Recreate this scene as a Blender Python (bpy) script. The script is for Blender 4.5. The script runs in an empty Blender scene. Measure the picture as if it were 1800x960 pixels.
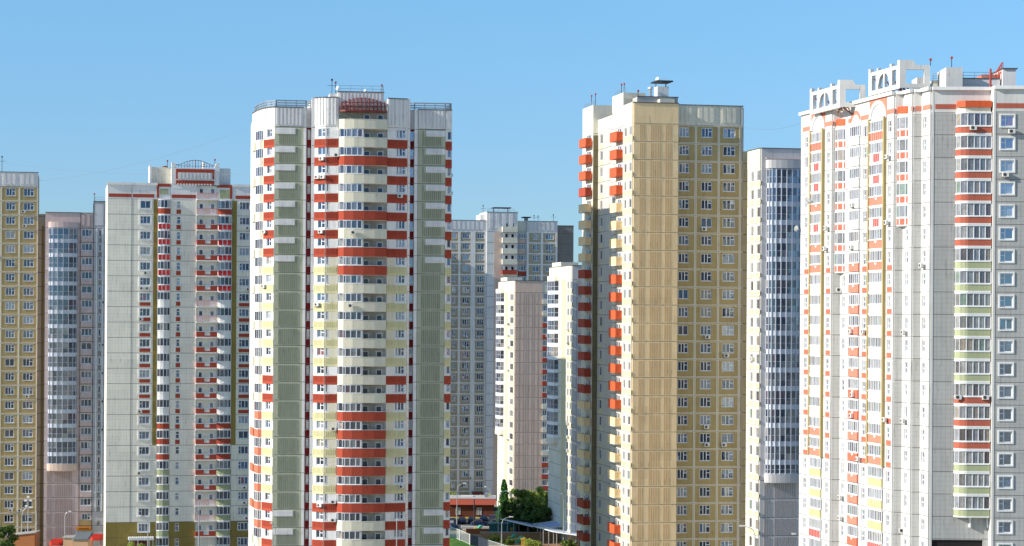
import bpy, math, random
from math import radians as R, sin, cos, tan, pi, sqrt
random.seed(7)
SC = bpy.context.scene
COL = SC.collection

# ------------------------------------------------------------------ camera, sky, sun, exposure
FPX, HCAM, ROLL, PY0 = 4000.0, 47.0, 0.006, 560.0     # focal length in photo pixels, eye height, roll, horizon row
cam = bpy.data.cameras.new('camera'); co = bpy.data.objects.new('camera', cam); COL.objects.link(co)
cam.sensor_width = 36; cam.lens = 36*FPX/1800; cam.shift_y = (PY0-480)/1800
cam.clip_start = 1; cam.clip_end = 20000
co.location = (0, 0, HCAM); co.rotation_euler = (R(90), -ROLL, 0)
SC.camera = co
SUN_A, SUN_E = 74.0, 25.0
w = bpy.data.worlds.new('World'); SC.world = w; w.use_nodes = True
wn = w.node_tree.nodes; wl = w.node_tree.links
bgn = wn['Background']; sky = wn.new('ShaderNodeTexSky'); sky.sky_type = 'NISHITA'; sky.sun_disc = False
sky.sun_elevation = R(SUN_E); sky.sun_rotation = R(180+SUN_A)
sky.air_density = 1.0; sky.dust_density = 0.0; sky.ozone_density = 4.0; sky.altitude = 1500
tcw = wn.new('ShaderNodeTexCoord'); sxw = wn.new('ShaderNodeSeparateXYZ'); wl.new(tcw.outputs['Generated'], sxw.inputs[0])
rmp = wn.new('ShaderNodeValToRGB'); wl.new(sxw.outputs[2], rmp.inputs[0]); rmp.color_ramp.elements[0].position = 0; rmp.color_ramp.elements[0].color = (.246, .338, .405, 1)
rmp.color_ramp.elements[1].position = .15; rmp.color_ramp.elements[1].color = (.418, .535, .548, 1); _e = rmp.color_ramp.elements.new(.055); _e.color = (.318, .385, .456, 1); _e = rmp.color_ramp.elements.new(.5); _e.color = (1, .86, .70, 1)
mxw = wn.new('ShaderNodeMix'); mxw.data_type = 'RGBA'; mxw.blend_type = 'MULTIPLY'; mxw.inputs[0].default_value = 1
wl.new(sky.outputs[0], mxw.inputs[6]); wl.new(rmp.outputs[0], mxw.inputs[7]); wl.new(mxw.outputs[2], bgn.inputs[0]); bgn.inputs[1].default_value = 0.15
sl = bpy.data.lights.new('sun', 'SUN'); sl.energy = 3.2; sl.angle = R(0.5); sl.color = (1, .93, .82)
so = bpy.data.objects.new('sun', sl); COL.objects.link(so)
so.rotation_euler = (R(90-SUN_E), 0, R(-SUN_A)); so.location = (-200, 0, 300)
SC.view_settings.view_transform = 'Standard'; SC.view_settings.look = 'None'
SC.view_settings.exposure = 1.0; SC.view_settings.gamma = 1
SC.cycles.max_bounces = 5; SC.cycles.diffuse_bounces = 3; SC.cycles.glossy_bounces = 2
SC.cycles.transmission_bounces = 2; SC.cycles.transparent_max_bounces = 8

# ------------------------------------------------------------------ photo measurements -> world
def ray(px, py=520):
    dx, dy = px-900.0, PY0-py
    return ((dx*cos(ROLL)-dy*sin(ROLL))/FPX, (dx*sin(ROLL)+dy*cos(ROLL))/FPX)
def P(px, Z, py=520): return (ray(px, py)[0]*Z, Z)
def zat(px, py, Z): return HCAM + ray(px, py)[1]*Z
def gpt(px, py):
    rx, rz = ray(px, py); Z = -HCAM/rz; return (rx*Z, Z)
def proj(p):
    ux, uy = p[0]/p[1]*FPX, (p[2]-HCAM)/p[1]*FPX
    return (900+ux*cos(ROLL)+uy*sin(ROLL), PY0+ux*sin(ROLL)-uy*cos(ROLL))

# ------------------------------------------------------------------ materials
MATS = {}
def nodes_for(name):
    m = bpy.data.materials.new(name); m.use_nodes = True
    return m, m.node_tree.nodes, m.node_tree.links, m.node_tree.nodes['Principled BSDF']
def math_n(n, l, op, a, b=None, c=None):
    k = n.new('ShaderNodeMath'); k.operation = op
    for i, v in enumerate((a, b, c)):
        if v is None: continue
        if isinstance(v, (int, float)): k.inputs[i].default_value = v
        else: l.new(v, k.inputs[i])
    return k.outputs[0]
def wallmat(name, col, rough=.85, var=.10, streak=.10, tiles=None, spec=.3, panel=True):
    """painted concrete: panel to panel tone, mottling, run-off streaks, optional small tile grid"""
    m, n, l, b = nodes_for(name)
    tc = n.new('ShaderNodeTexCoord'); sep = n.new('ShaderNodeSeparateXYZ'); l.new(tc.outputs['Object'], sep.inputs[0])
    geo = n.new('ShaderNodeNewGeometry'); sp = n.new('ShaderNodeSeparateXYZ'); l.new(geo.outputs['Position'], sp.inputs[0])
    pos = geo.outputs['Position']
    nz = n.new('ShaderNodeTexNoise'); nz.inputs['Scale'].default_value = .35; nz.inputs['Detail'].default_value = 6; nz.inputs['Roughness'].default_value = .6
    l.new(pos, nz.inputs['Vector'])
    mp = n.new('ShaderNodeMapping'); mp.inputs['Scale'].default_value = (2.2, 2.2, .16); l.new(pos, mp.inputs[0])
    st = n.new('ShaderNodeTexNoise'); st.inputs['Scale'].default_value = 1; st.inputs['Detail'].default_value = 4; l.new(mp.outputs[0], st.inputs['Vector'])
    v = math_n(n, l, 'ADD', math_n(n, l, 'MULTIPLY', nz.outputs[0], var*2), math_n(n, l, 'MULTIPLY', st.outputs[0], streak*2))
    if panel:
        sn = n.new('ShaderNodeVectorMath'); sn.operation = 'SNAP'; sn.inputs[1].default_value = (3.1, 3.1, 2.8); l.new(pos, sn.inputs[0])
        wnz = n.new('ShaderNodeTexWhiteNoise'); l.new(sn.outputs[0], wnz.inputs['Vector'])
        v = math_n(n, l, 'ADD', v, math_n(n, l, 'MULTIPLY', wnz.outputs[0], .10))
    v = math_n(n, l, 'ADD', v, 1-var-streak-(.05 if panel else 0))
    # thin run-off stains here and there
    m2 = n.new('ShaderNodeMapping'); m2.inputs['Scale'].default_value = (3.6, 3.6, .42); m2.inputs['Location'].default_value = (7, 3, 1); l.new(pos, m2.inputs[0])
    s2 = n.new('ShaderNodeTexNoise'); s2.inputs['Scale'].default_value = 1; s2.inputs['Detail'].default_value = 5; s2.inputs['Roughness'].default_value = .65; l.new(m2.outputs[0], s2.inputs['Vector'])
    dz = math_n(n, l, 'FRACT', math_n(n, l, 'DIVIDE', sp.outputs[2], 2.8))
    stn = math_n(n, l, 'MULTIPLY', math_n(n, l, 'MAXIMUM', math_n(n, l, 'SUBTRACT', s2.outputs[0], .56), 0), math_n(n, l, 'MULTIPLY_ADD', dz, 1.6, .9))
    v = math_n(n, l, 'SUBTRACT', v, stn)
    if tiles:
        tx, tz, dk = tiles
        hx = math_n(n, l, 'ADD', sp.outputs[0], math_n(n, l, 'MULTIPLY', sp.outputs[1], .97))
        fx = math_n(n, l, 'FRACT', math_n(n, l, 'DIVIDE', hx, tx)); fz = math_n(n, l, 'FRACT', math_n(n, l, 'DIVIDE', sp.outputs[2], tz))
        gx = math_n(n, l, 'LESS_THAN', fx, .16); gz = math_n(n, l, 'LESS_THAN', fz, .12)
        g = math_n(n, l, 'MAXIMUM', gx, gz)
        v = math_n(n, l, 'MULTIPLY', v, math_n(n, l, 'SUBTRACT', 1.0, math_n(n, l, 'MULTIPLY', g, dk)))
    vm = n.new('ShaderNodeVectorMath'); vm.operation = 'SCALE'; vm.inputs[0].default_value = col; l.new(v, vm.inputs['Scale'])
    l.new(vm.outputs[0], b.inputs['Base Color'])
    b.inputs['Roughness'].default_value = rough; b.inputs['Specular IOR Level'].default_value = spec
    MATS[name] = m; return m
def plain(name, col, rough=.6, metal=0, spec=.4, var=.08, scale=3):
    m, n, l, b = nodes_for(name)
    nz = n.new('ShaderNodeTexNoise'); nz.inputs['Scale'].default_value = scale; nz.inputs['Detail'].default_value = 4
    geo = n.new('ShaderNodeNewGeometry'); l.new(geo.outputs['Position'], nz.inputs['Vector'])
    v = math_n(n, l, 'ADD', math_n(n, l, 'MULTIPLY', nz.outputs[0], var*2), 1-var)
    vm = n.new('ShaderNodeVectorMath'); vm.operation = 'SCALE'; vm.inputs[0].default_value = col; l.new(v, vm.inputs['Scale'])
    l.new(vm.outputs[0], b.inputs['Base Color'])
    b.inputs['Roughness'].default_value = rough; b.inputs['Metallic'].default_value = metal; b.inputs['Specular IOR Level'].default_value = spec
    MATS[name] = m; return m
def glassmat(name, curtain=.45, dark=(.012, .012, .018), refl=.24, loggia=False):
    """window pane: dark room or curtains behind glass that mirrors the sky"""
    m, n, l, b = nodes_for(name)
    at = n.new('ShaderNodeAttribute'); at.attribute_name = 'wr'
    geo = n.new('ShaderNodeNewGeometry'); isl = geo.outputs['Random Per Island']; sp = n.new('ShaderNodeSeparateXYZ'); l.new(geo.outputs['Position'], sp.inputs[0])
    hx = math_n(n, l, 'ADD', sp.outputs[0], math_n(n, l, 'MULTIPLY', sp.outputs[1], .9))
    wv = math_n(n, l, 'MULTIPLY_ADD', math_n(n, l, 'SINE', math_n(n, l, 'MULTIPLY', hx, 26.0)), .16, .84)
    cr = n.new('ShaderNodeValToRGB'); cr.color_ramp.interpolation = 'CONSTANT'
    e = cr.color_ramp.elements
    cols = [(0, (*dark, 1)), (.30, (.05, .045, .04, 1)), (.42, (.40, .42, .44, 1)), (.54, (.16, .18, .21, 1)), (.70, (.035, .03, .03, 1)),
            (.80, (.40, .36, .27, 1)), (.87, (.12, .10, .09, 1)), (.93, (.30, .09, .08, 1)), (.96, (.08, .14, .24, 1))]
    if loggia: cols = [(0, (.055, .05, .048, 1)), (.25, (.13, .12, .11, 1)), (.45, (.025, .025, .03, 1)), (.6, (.26, .25, .24, 1)), (.78, (.09, .07, .06, 1)), (.86, (.38, .34, .28, 1)), (.94, (.14, .07, .06, 1))]
    if loggia == 'pale': cols = [(0, (.20, .19, .17, 1)), (.25, (.34, .33, .31, 1)), (.5, (.13, .11, .10, 1)), (.6, (.27, .27, .28, 1)), (.8, (.12, .09, .08, 1)), (.86, (.32, .27, .21, 1)), (.95, (.22, .28, .22, 1))]  # pale pane colours, partly standing in for bright reflections on flank windows
    e[0].position, e[0].color = cols[0]; e[1].position, e[1].color = cols[1]
    for p, c in cols[2:]:
        x = e.new(p); x.color = c
    # each light mostly follows its window, with some going their own way
    mix = math_n(n, l, 'FRACT', math_n(n, l, 'ADD', at.outputs['Fac'], math_n(n, l, 'MULTIPLY', math_n(n, l, 'GREATER_THAN', isl, .62 if not loggia else .3), math_n(n, l, 'MULTIPLY', isl, 5.3))))
    l.new(mix, cr.inputs[0])
    nz = n.new('ShaderNodeTexNoise'); nz.inputs['Scale'].default_value = 1.7; nz.inputs['Detail'].default_value = 3; l.new(geo.outputs['Position'], nz.inputs['Vector'])
    k = math_n(n, l, 'MULTIPLY', wv, math_n(n, l, 'MULTIPLY_ADD', nz.outputs[0], 1.2, .4))
    vm = n.new('ShaderNodeVectorMath'); vm.operation = 'SCALE'; l.new(cr.outputs[0], vm.inputs[0]); l.new(k, vm.inputs['Scale'])
    l.new(vm.outputs[0], b.inputs['Base Color']); b.inputs['Roughness'].default_value = .6; b.inputs['Specular IOR Level'].default_value = 0
    gl = n.new('ShaderNodeBsdfGlossy'); gl.inputs['Roughness'].default_value = .03; gl.inputs['Color'].default_value = (.52, .68, .95, 1)
    # old panes are never quite flat
    bn = n.new('ShaderNodeTexNoise'); bn.inputs['Scale'].default_value = .8; l.new(geo.outputs['Position'], bn.inputs['Vector'])
    bp = n.new('ShaderNodeBump'); bp.inputs['Strength'].default_value = .12; bp.inputs['Distance'].default_value = .15; l.new(bn.outputs[0], bp.inputs['Height']); l.new(bp.outputs[0], gl.inputs['Normal'])
    fr = n.new('ShaderNodeLayerWeight'); fr.inputs['Blend'].default_value = .25
    fac = math_n(n, l, 'MULTIPLY_ADD', fr.outputs['Fresnel'], .7, math_n(n, l, 'MULTIPLY_ADD', isl, .16, refl-.16))
    mx = n.new('ShaderNodeMixShader'); l.new(fac, mx.inputs[0]); l.new(b.outputs[0], mx.inputs[1]); l.new(gl.outputs[0], mx.inputs[2])
    out = n['Material Output']; l.new(mx.outputs[0], out.inputs[0])
    MATS[name] = m; return m

TILE = (.60, .60, .16)
W = wallmat
W('white_tile', (.70, .685, .595), tiles=(.6, .6, .10)); W('white_panel', (.80, .785, .76)); W('white_trim', (.82, .82, .80), panel=False)
W('bright_white', (.80, .79, .76)); W('grey_white', (.72, .70, .69), streak=.14)
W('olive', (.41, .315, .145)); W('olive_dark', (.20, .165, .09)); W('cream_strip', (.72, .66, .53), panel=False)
W('cream', (.88, .65, .37)); W('cream_rib', (.66, .44, .22), panel=False); W('pale_yellow', (.64, .57, .36)); W('cream_white', (.72, .68, .56))
W('ivory', (.70, .66, .52), panel=False, var=.06, streak=.12)
W('pink_beige', (.68, .51, .41)); W('pink_rib', (.58, .46, .38), panel=False); W('lilac', (.62, .49, .46)); W('lilac_rib', (.42, .32, .29), panel=False)
W('grey_lilac', (.56, .54, .54)); W('grey_rib', (.40, .37, .36), panel=False)
W('sage', (.47, .48, .35)); W('sage_rib', (.29, .31, .22), panel=False)
W('brick_red', (.40, .068, .036), panel=False); W('light_red', (.56, .17, .10), panel=False); W('bright_red', (.60, .03, .025), panel=False, rough=.5)
W('orange_red', (.66, .11, .035), panel=False, rough=.6); W('salmon', (.62, .22, .15), panel=False); W('dark_red', (.22, .015, .018), panel=False)
W('ochre', (.28, .21, .055)); W('gold_ochre', (.40, .32, .15), panel=False); W('green_band', (.39, .42, .25), panel=False); W('coral_red', (.60, .09, .08), panel=False); W('coral', (.66, .15, .09), panel=False); W('bay_frame', (.58, .61, .68), panel=False); W('yellow_band', (.60, .56, .31), panel=False)
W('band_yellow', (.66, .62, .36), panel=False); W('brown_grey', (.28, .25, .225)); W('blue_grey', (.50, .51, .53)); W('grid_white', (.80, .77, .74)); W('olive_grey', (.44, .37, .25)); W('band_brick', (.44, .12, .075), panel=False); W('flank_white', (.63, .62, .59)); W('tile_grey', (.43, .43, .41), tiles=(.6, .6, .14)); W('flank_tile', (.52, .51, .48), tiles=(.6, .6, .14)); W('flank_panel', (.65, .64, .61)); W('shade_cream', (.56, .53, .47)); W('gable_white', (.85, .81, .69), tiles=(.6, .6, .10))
W('seam', (.12, .11, .11), panel=False); W('roofing', (.10, .10, .11)); W('white_pvc', (.82, .83, .85), panel=False, var=.03, streak=.03, rough=.4)
W('concrete', (.42, .41, .40)); W('dark_hole', (.02, .015, .015), panel=False)
plain('metal_grey', (.35, .36, .38), .45, .6); plain('dark_metal', (.05, .05, .06), .5, .4); plain('maroon_metal', (.16, .03, .025), .5)
plain('red_metal', (.45, .06, .03), .5); plain('pink_rail', (.62, .25, .22), .5); plain('ac_white', (.72, .71, .66), .5); plain('fan_dark', (.06, .06, .06), .5)
plain('lamp_grey', (.42, .42, .43), .4, .5); plain('lamp_glass', (.75, .75, .72), .3)
glassmat('glass'); glassmat('loggia_glass', refl=.22, loggia=True); glassmat('pale_glass', refl=.16, loggia='pale'); glassmat('bay_glass', refl=.30, loggia=True); glassmat('door_glass', refl=.14, dark=(.03, .035, .05)); glassmat('stair_glass', refl=.55, dark=(.01, .012, .03))

# ------------------------------------------------------------------ mesh building
class Face:
    """a vertical wall plane: s metres along it, d metres outwards, z up"""
    def __init__(s, a, b):
        s.a, s.b = a, b; dx, dy = b[0]-a[0], b[1]-a[1]; s.L = sqrt(dx*dx+dy*dy); s.u = (dx/s.L, dy/s.L); s.n = (s.u[1], -s.u[0]); s.open = []
    def w(f, s, d, z): return (f.a[0]+f.u[0]*s+f.n[0]*d, f.a[1]+f.u[1]*s+f.n[1]*d, z)
    def s(f, px, py=520, d=0):
        r = ray(px, py)[0]; ax, ay = f.a[0]+f.n[0]*d, f.a[1]+f.n[1]*d   # (ax+u s) = r (ay + v s)
        return (r*ay-ax)/(f.u[0]-r*f.u[1])
    def z(f, px, py, d=0):
        s = f.s(px, py, d); y = f.w(s, d, 0)[1]; return zat(px, py, y)
    def sub(f, s0, s1, d=0):
        return Face(f.w(s0, d, 0)[:2], f.w(s1, d, 0)[:2])
def heading(a, th, px):      # from point a along heading th (degrees) until the sight line px
    u = (cos(R(th)), sin(R(th))); r = ray(px)[0]; s = (r*a[1]-a[0])/(u[0]-r*u[1]); return (a[0]+u[0]*s, a[1]+u[1]*s)
GF = Face((0, 0), (1, 0))
class MB:
    def __init__(s): s.v, s.f, s.m, s.wr = [], [], [], []; s.cur = 0.0
    def quad(s, pts, mat):
        i = len(s.v); s.v += pts; s.f.append(tuple(range(i, i+len(pts)))); s.m.append(mat); s.wr.append(s.cur)
    def box(s, F, s0, s1, z0, z1, d0, d1, mat):
        i = len(s.v); s.v += [F.w(a, d, z) for z in (z0, z1) for a, d in ((s0, d0), (s1, d0), (s1, d1), (s0, d1))]
        for q in ((0, 1, 2, 3), (7, 6, 5, 4), (1, 0, 4, 5), (2, 1, 5, 6), (3, 2, 6, 7), (0, 3, 7, 4)):
            s.f.append(tuple(i+k for k in q)); s.m.append(mat); s.wr.append(s.cur)
    def prism(s, F, pts, z0, z1, mat, top=None):
        i = len(s.v); n = len(pts); s.v += [F.w(a, d, z0) for a, d in pts]+[F.w(a, d, z1) for a, d in pts]
        s.f.append(tuple(range(i, i+n))); s.f.append(tuple(range(i+2*n-1, i+n-1, -1))); s.m += [mat, top or mat]; s.wr += [s.cur]*2
        for k in range(n):
            j = (k+1) % n; s.f.append((i+j, i+k, i+n+k, i+n+j)); s.m.append(mat); s.wr.append(s.cur)
    def elev(s, F, pts, d0, d1, mat):   # polygon drawn in the wall plane, extruded outwards
        i = len(s.v); n = len(pts); s.v += [F.w(a, d0, z) for a, z in pts]+[F.w(a, d1, z) for a, z in pts]
        s.f.append(tuple(range(i+n, i+2*n))); s.f.append(tuple(range(i+n-1, i-1, -1))); s.m += [mat]*2; s.wr += [s.cur]*2
        for k in range(n):
            j = (k+1) % n; s.f.append((i+k, i+j, i+n+j, i+n+k)); s.m.append(mat); s.wr.append(s.cur)
    def tube(s, p, q, r, mat, n=6, r2=None):
        r2 = r if r2 is None else r2
        d = [q[k]-p[k] for k in range(3)]; L = sqrt(sum(x*x for x in d)) or 1; d = [x/L for x in d]
        a = (0, 0, 1) if abs(d[2]) < .9 else (1, 0, 0)
        u = (d[1]*a[2]-d[2]*a[1], d[2]*a[0]-d[0]*a[2], d[0]*a[1]-d[1]*a[0]); m = sqrt(sum(x*x for x in u)); u = [x/m for x in u]
        v = (d[1]*u[2]-d[2]*u[1], d[2]*u[0]-d[0]*u[2], d[0]*u[1]-d[1]*u[0]); i = len(s.v)
        for c, rr in ((p, r), (q, r2)):
            for k in range(n):
                t = 2*pi*k/n; s.v.append(tuple(c[x]+rr*(cos(t)*u[x]+sin(t)*v[x]) for x in range(3)))
        for k in range(n):
            j = (k+1) % n; s.f.append((i+k, i+j, i+n+j, i+n+k)); s.m.append(mat); s.wr.append(s.cur)
        s.f.append(tuple(range(i+n-1, i-1, -1))); s.f.append(tuple(range(i+n, i+2*n))); s.m += [mat]*2; s.wr += [s.cur]*2
    def join(s, o):
        i = len(s.v); s.v += o.v; s.f += [tuple(k+i for k in q) for q in o.f]; s.m += o.m; s.wr += o.wr
    def centre(s):
        c = [(min(p[k] for p in s.v)+max(p[k] for p in s.v))/2 for k in range(3)]; return c
    def build(s, name, parent=None, pw=(0, 0, 0), smooth=False, origin=None):
        c = origin or s.centre(); me = bpy.data.meshes.new(name)
        me.from_pydata([(x-c[0], y-c[1], z-c[2]) for x, y, z in s.v], [], s.f)
        ms = sorted(set(s.m)); ix = {k: i for i, k in enumerate(ms)}
        for k in ms: me.materials.append(MATS[k])
        me.polygons.foreach_set('material_index', [ix[k] for k in s.m])
        if any(s.wr):
            a = me.attributes.new('wr', 'FLOAT', 'FACE'); a.data.foreach_set('value', s.wr)
        if smooth: me.polygons.foreach_set('use_smooth', [True]*len(me.polygons))
        me.update(); o = bpy.data.objects.new(name, me); COL.objects.link(o)
        o.location = (c[0]-pw[0], c[1]-pw[1], c[2]-pw[2]); o.parent = parent
        return o, c
def tag(o, label, cat, group=None, kind=None):
    if label: o['label'] = label
    if cat: o['category'] = cat
    if group: o['group'] = group
    if kind: o['kind'] = kind
    return o
def empty(name, loc):
    o = bpy.data.objects.new(name, None); COL.objects.link(o); o.location = loc; o.empty_display_size = 1; return o

class Thing:
    def __init__(s, name, loc, label, cat, group=None):
        s.loc = loc; s.root = tag(empty(name, loc), label, cat, group); s.fix = {}; s.q = {}
    def mb(s, name):
        return s.fix.setdefault(name, MB())
    def part(s, name, mb, subs=()):
        c = mb.centre(); px, py = proj(c)
        if py > 985 or px < -25 or px > 1825: return
        s.q.setdefault(name, []).append((c[1]+abs(c[2]-HCAM)*.05, mb, subs))
    def done(s, lim=100):
        for n, m in s.fix.items():
            if m.v: m.build(n, s.root, s.loc)
        for n, lst in s.q.items():
            lst.sort(key=lambda t: t[0])
            for _, m, subs in lst[:lim]:
                o, c = m.build(n, s.root, s.loc)
                for sn, sm in subs:
                    if sm.v: sm.build(sn, o, c)
            if len(lst) > lim:
                a = MB()
                for _, m, subs in lst[lim:]:
                    a.join(m)
                    for sn, sm in subs: a.join(sm)
                o, c = a.build(n, s.root, s.loc); o['kind'] = 'stuff'

T = .2     # facade skin thickness
def skin(mb, F, s0, s1, z0, z1, mat, t=T, opens=None, mfun=None):
    """front skin of a wall with real openings and reveals"""
    ops = [o for o in (F.open if opens is None else opens) if o[1] > s0 and o[0] < s1 and o[3] > z0 and o[2] < z1]
    ss = sorted({s0, s1} | {min(max(x, s0), s1) for o in ops for x in o[:2]}); zs = sorted({z0, z1} | {min(max(x, z0), z1) for o in ops for x in o[2:4]})
    for za, zb in zip(zs, zs[1:]):
        if zb-za < 1e-4: continue
        run = None
        zm = (za+zb)/2; act = [o for o in ops if o[2] < zm < o[3]]
        for sa, sb in zip(ss, ss[1:]):
            sm = (sa+sb)/2; hole = any(o[0] < sm < o[1] for o in act)
            if hole:
                if run is not None: mb.quad([F.w(run, t, za), F.w(sa, t, za), F.w(sa, t, zb), F.w(run, t, zb)], mat); run = None
            elif run is None: run = sa
        if run is not None: mb.quad([F.w(run, t, za), F.w(s1, t, za), F.w(s1, t, zb), F.w(run, t, zb)], mat)
    for a, b, c, d in [o[:4] for o in ops]:
        for p, q in (((a, c), (a, d)), ((b, d), (b, c)), ((a, d), (b, d)), ((b, c), (a, c))):
            mb.quad([F.w(p[0], t, p[1]), F.w(q[0], t, q[1]), F.w(q[0], 0, q[1]), F.w(p[0], 0, p[1])], mat)
    for p, q in (((s0, z0), (s0, z1)), ((s1, z0), (s1, z1)), ((s0, z1), (s1, z1)), ((s0, z0), (s1, z0))):
        mb.quad([F.w(p[0], t, p[1]), F.w(q[0], t, q[1]), F.w(q[0], 0, q[1]), F.w(p[0], 0, p[1])], mat)

def window_mb(F, s0, s1, z0, z1, d, lay, frame='white_pvc', glass='glass', fw=.10, sill=True):
    fr, pn = MB(), MB(); pn.cur = random.uniform(.001, 1)
    fr.box(F, s0, s1, z0, z0+fw, d-.07, d, frame); fr.box(F, s0, s1, z1-fw, z1, d-.07, d, frame)
    fr.box(F, s0, s0+fw, z0+fw, z1-fw, d-.07, d, frame); fr.box(F, s1-fw, s1, z0+fw, z1-fw, d-.07, d, frame)
    if sill: fr.box(F, s0-.05, s1+.05, z0-.06, z0, d-.1, T+.07, frame)
    W_, H_ = s1-s0-fw, z1-z0-fw; x = s0+fw/2; tot = sum(c[0] for c in lay)
    for i, (wf, tr) in enumerate(lay):
        x1 = x+W_*wf/tot
        if i < len(lay)-1: fr.box(F, x1-fw*.55, x1+fw*.55, z0+fw, z1-fw, d-.065, d+.005, frame)
        zs = [z0+fw/2]+[z0+fw/2+H_*t for t in tr]+[z1-fw/2]
        for t in zs[1:-1]: fr.box(F, x+fw*.4, x1-fw*.4, t-fw*.5, t+fw*.5, d-.06, d+.01, frame)
        for a, b in zip(zs, zs[1:]):
            tl = random.gauss(0, .006)
            pn.quad([F.w(x+.01, d-.05-tl, a+.01), F.w(x1-.01, d-.05+tl, a+.01), F.w(x1-.01, d-.05+tl, b-.01), F.w(x+.01, d-.05-tl, b-.01)], glass)
        x = x1
    return fr, pn
L3 = [(.34, []), (.30, []), (.36, [.62])]; L3b = [(.26, [.6]), (.37, []), (.37, [])]; L2 = [(.36, [.58]), (.64, [])]; L2b = [(.5, []), (.5, [.6])]; L1 = [(1, [.62])]; L1p = [(1, [])]
def variant(lay):
    r = random.random()
    if r < .06 and len(lay) > 1: return [(.5, []), (.5, [])]
    return lay
def wincol(b, F, a, c, ka, kb, zr, top, bot, lay, open_=True, d=.1, glass='glass', px=True, surround=None, cut=True, py=520, skip=()):
    s0, s1 = (F.s(a, py, T), F.s(c, py, T)) if px else (a, c)
    for k in range(ka, kb):
        if k in skip: continue
        z0, z1 = zr(k)-bot, zr(k)-top
        if z0 < .5: continue
        if cut: F.open.append((s0, s1, z0, z1))
        fr, pn = window_mb(F, s0, s1, z0, z1, d, variant(lay), glass=glass)
        if surround:
            q, pr = surround; fr.box(F, s0-q, s0, z0-q, z1+q, T, T+pr, 'white_trim'); fr.box(F, s1, s1+q, z0-q, z1+q, T, T+pr, 'white_trim')
            fr.box(F, s0, s1, z0-q, z0-.001, T, T+pr, 'white_trim'); fr.box(F, s0, s1, z1, z1+q, T, T+pr, 'white_trim')
        b.part('window', fr, [('pane', pn)])
        if random.random() < .03 and c-a > (8 if px else .9): ac(b, F, (s0+s1)/2+random.uniform(-.4, .4), z0-.68, T)
def ribs(mb, F, s0, s1, z0, z1, pitch, mat, d=T, h=.06, duty=.5):
    n = max(1, int((s1-s0)/pitch)); p = (s1-s0)/n
    for i in range(n): mb.box(F, s0+p*i, s0+p*(i+duty), z0, z1, d, d+h, mat)
def seams(mb, F, s0, s1, zs, mat='seam', d=T, h=.07):
    for z in zs: mb.box(F, s0, s1, z-h/2, z+h/2, d-.01, d+.006, mat)
def ac(b, F, s, z, d=T):
    m = MB(); w_, h_, t_ = .8, .55, .32
    m.box(F, s-w_/2, s+w_/2, z, z+h_, d+.12, d+.12+t_, 'ac_white')
    m.prism(F, [(s-.12+.0, 0)]*0 or [(s-w_/2, d), (s-w_/2+.06, d), (s-w_/2+.06, d+.4), (s-w_/2, d+.4)], z-.06, z, 'dark_metal')
    m.box(F, s+w_/2-.06, s+w_/2, z-.06, z-.001, d, d+.4, 'dark_metal')
    c, r = (s-.1, z+h_/2), .21
    m.elev(F, [(c[0]+r*cos(t*pi/6), c[1]+r*sin(t*pi/6)) for t in range(12)], d+.12+t_, d+.14+t_, 'fan_dark')
    b.part('air_conditioner', m)
def dish(b, F, s, z, d=.5, r=.45):
    m = MB(); c = F.w(s, d, z); q = F.w(s-.25, d+.14, z+.08); m.tube(F.w(s, 0, z-.3), c, .03, 'metal_grey'); m.tube(c, q, .12, 'ac_white', 14, r); b.part('satellite_dish', m)
def zrf(z0): return lambda k: z0-2.8*k
def bulge(s0, s1, d0, d1, n=8, p=.45):
    """plan curve of a bow front: from (s0,d0) out to d1 and back"""
    return [(s0+(s1-s0)*(.5-.5*cos(pi*i/n)), d0+(d1-d0)*(sin(pi*i/n)**p if 0 < i < n else 0)) for i in range(n+1)]
def bayglass(b, name, F, prof, z0, z1, glass='bay_glass', mull=.06, trans=(), rail=.10, sillmat='white_pvc', sub=1, back=0):
    # glazed bow: panes between posts that follow the plan curve
    if glass == 'bay_glass': sillmat = 'bay_frame'
    m, pn = MB(), MB(); pn.cur = random.uniform(.001, 1)
    pts = []
    for (a, da), (c, dc) in zip(prof, prof[1:]):
        for i in range(sub): pts.append((a+(c-a)*i/sub, da+(dc-da)*i/sub))
    pts.append(prof[-1])
    for (a, da), (c, dc) in zip(pts, pts[1:]):
        zz = [z0]+[z0+(z1-z0)*t for t in trans]+[z1]
        for e, g in zip(zz, zz[1:]): pn.quad([F.w(a, da-.04, e+.01), F.w(c, dc-.04, e+.01), F.w(c, dc-.04, g-.01), F.w(a, da-.04, g-.01)], glass)
    for a, da in pts: m.box(F, a-mull/2, a+mull/2, z0, z1, da-.08, da+.03, sillmat)
    def railp(za, zb, o):
        for (a, da), (c, dc) in zip(pts, pts[1:]):
            m.prism(F, [(a, da-.07), (c, dc-.07), (c, dc+o), (a, da+o)], za, zb, sillmat)
    railp(z0-.002, z0+rail, .02); railp(z1-rail, z1+.002, .02)
    for t in trans:
        zt = z0+(z1-z0)*t; railp(zt-.025, zt+.025, .01)
    return m, pn
def band(F, prof, z0, z1, mat, d_in=0, ribbed=None, mb=None):
    m = mb or MB(); m.prism(F, [(prof[0][0], d_in)]+list(prof)+[(prof[-1][0], d_in)], z0, z1, mat)
    return m
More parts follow.
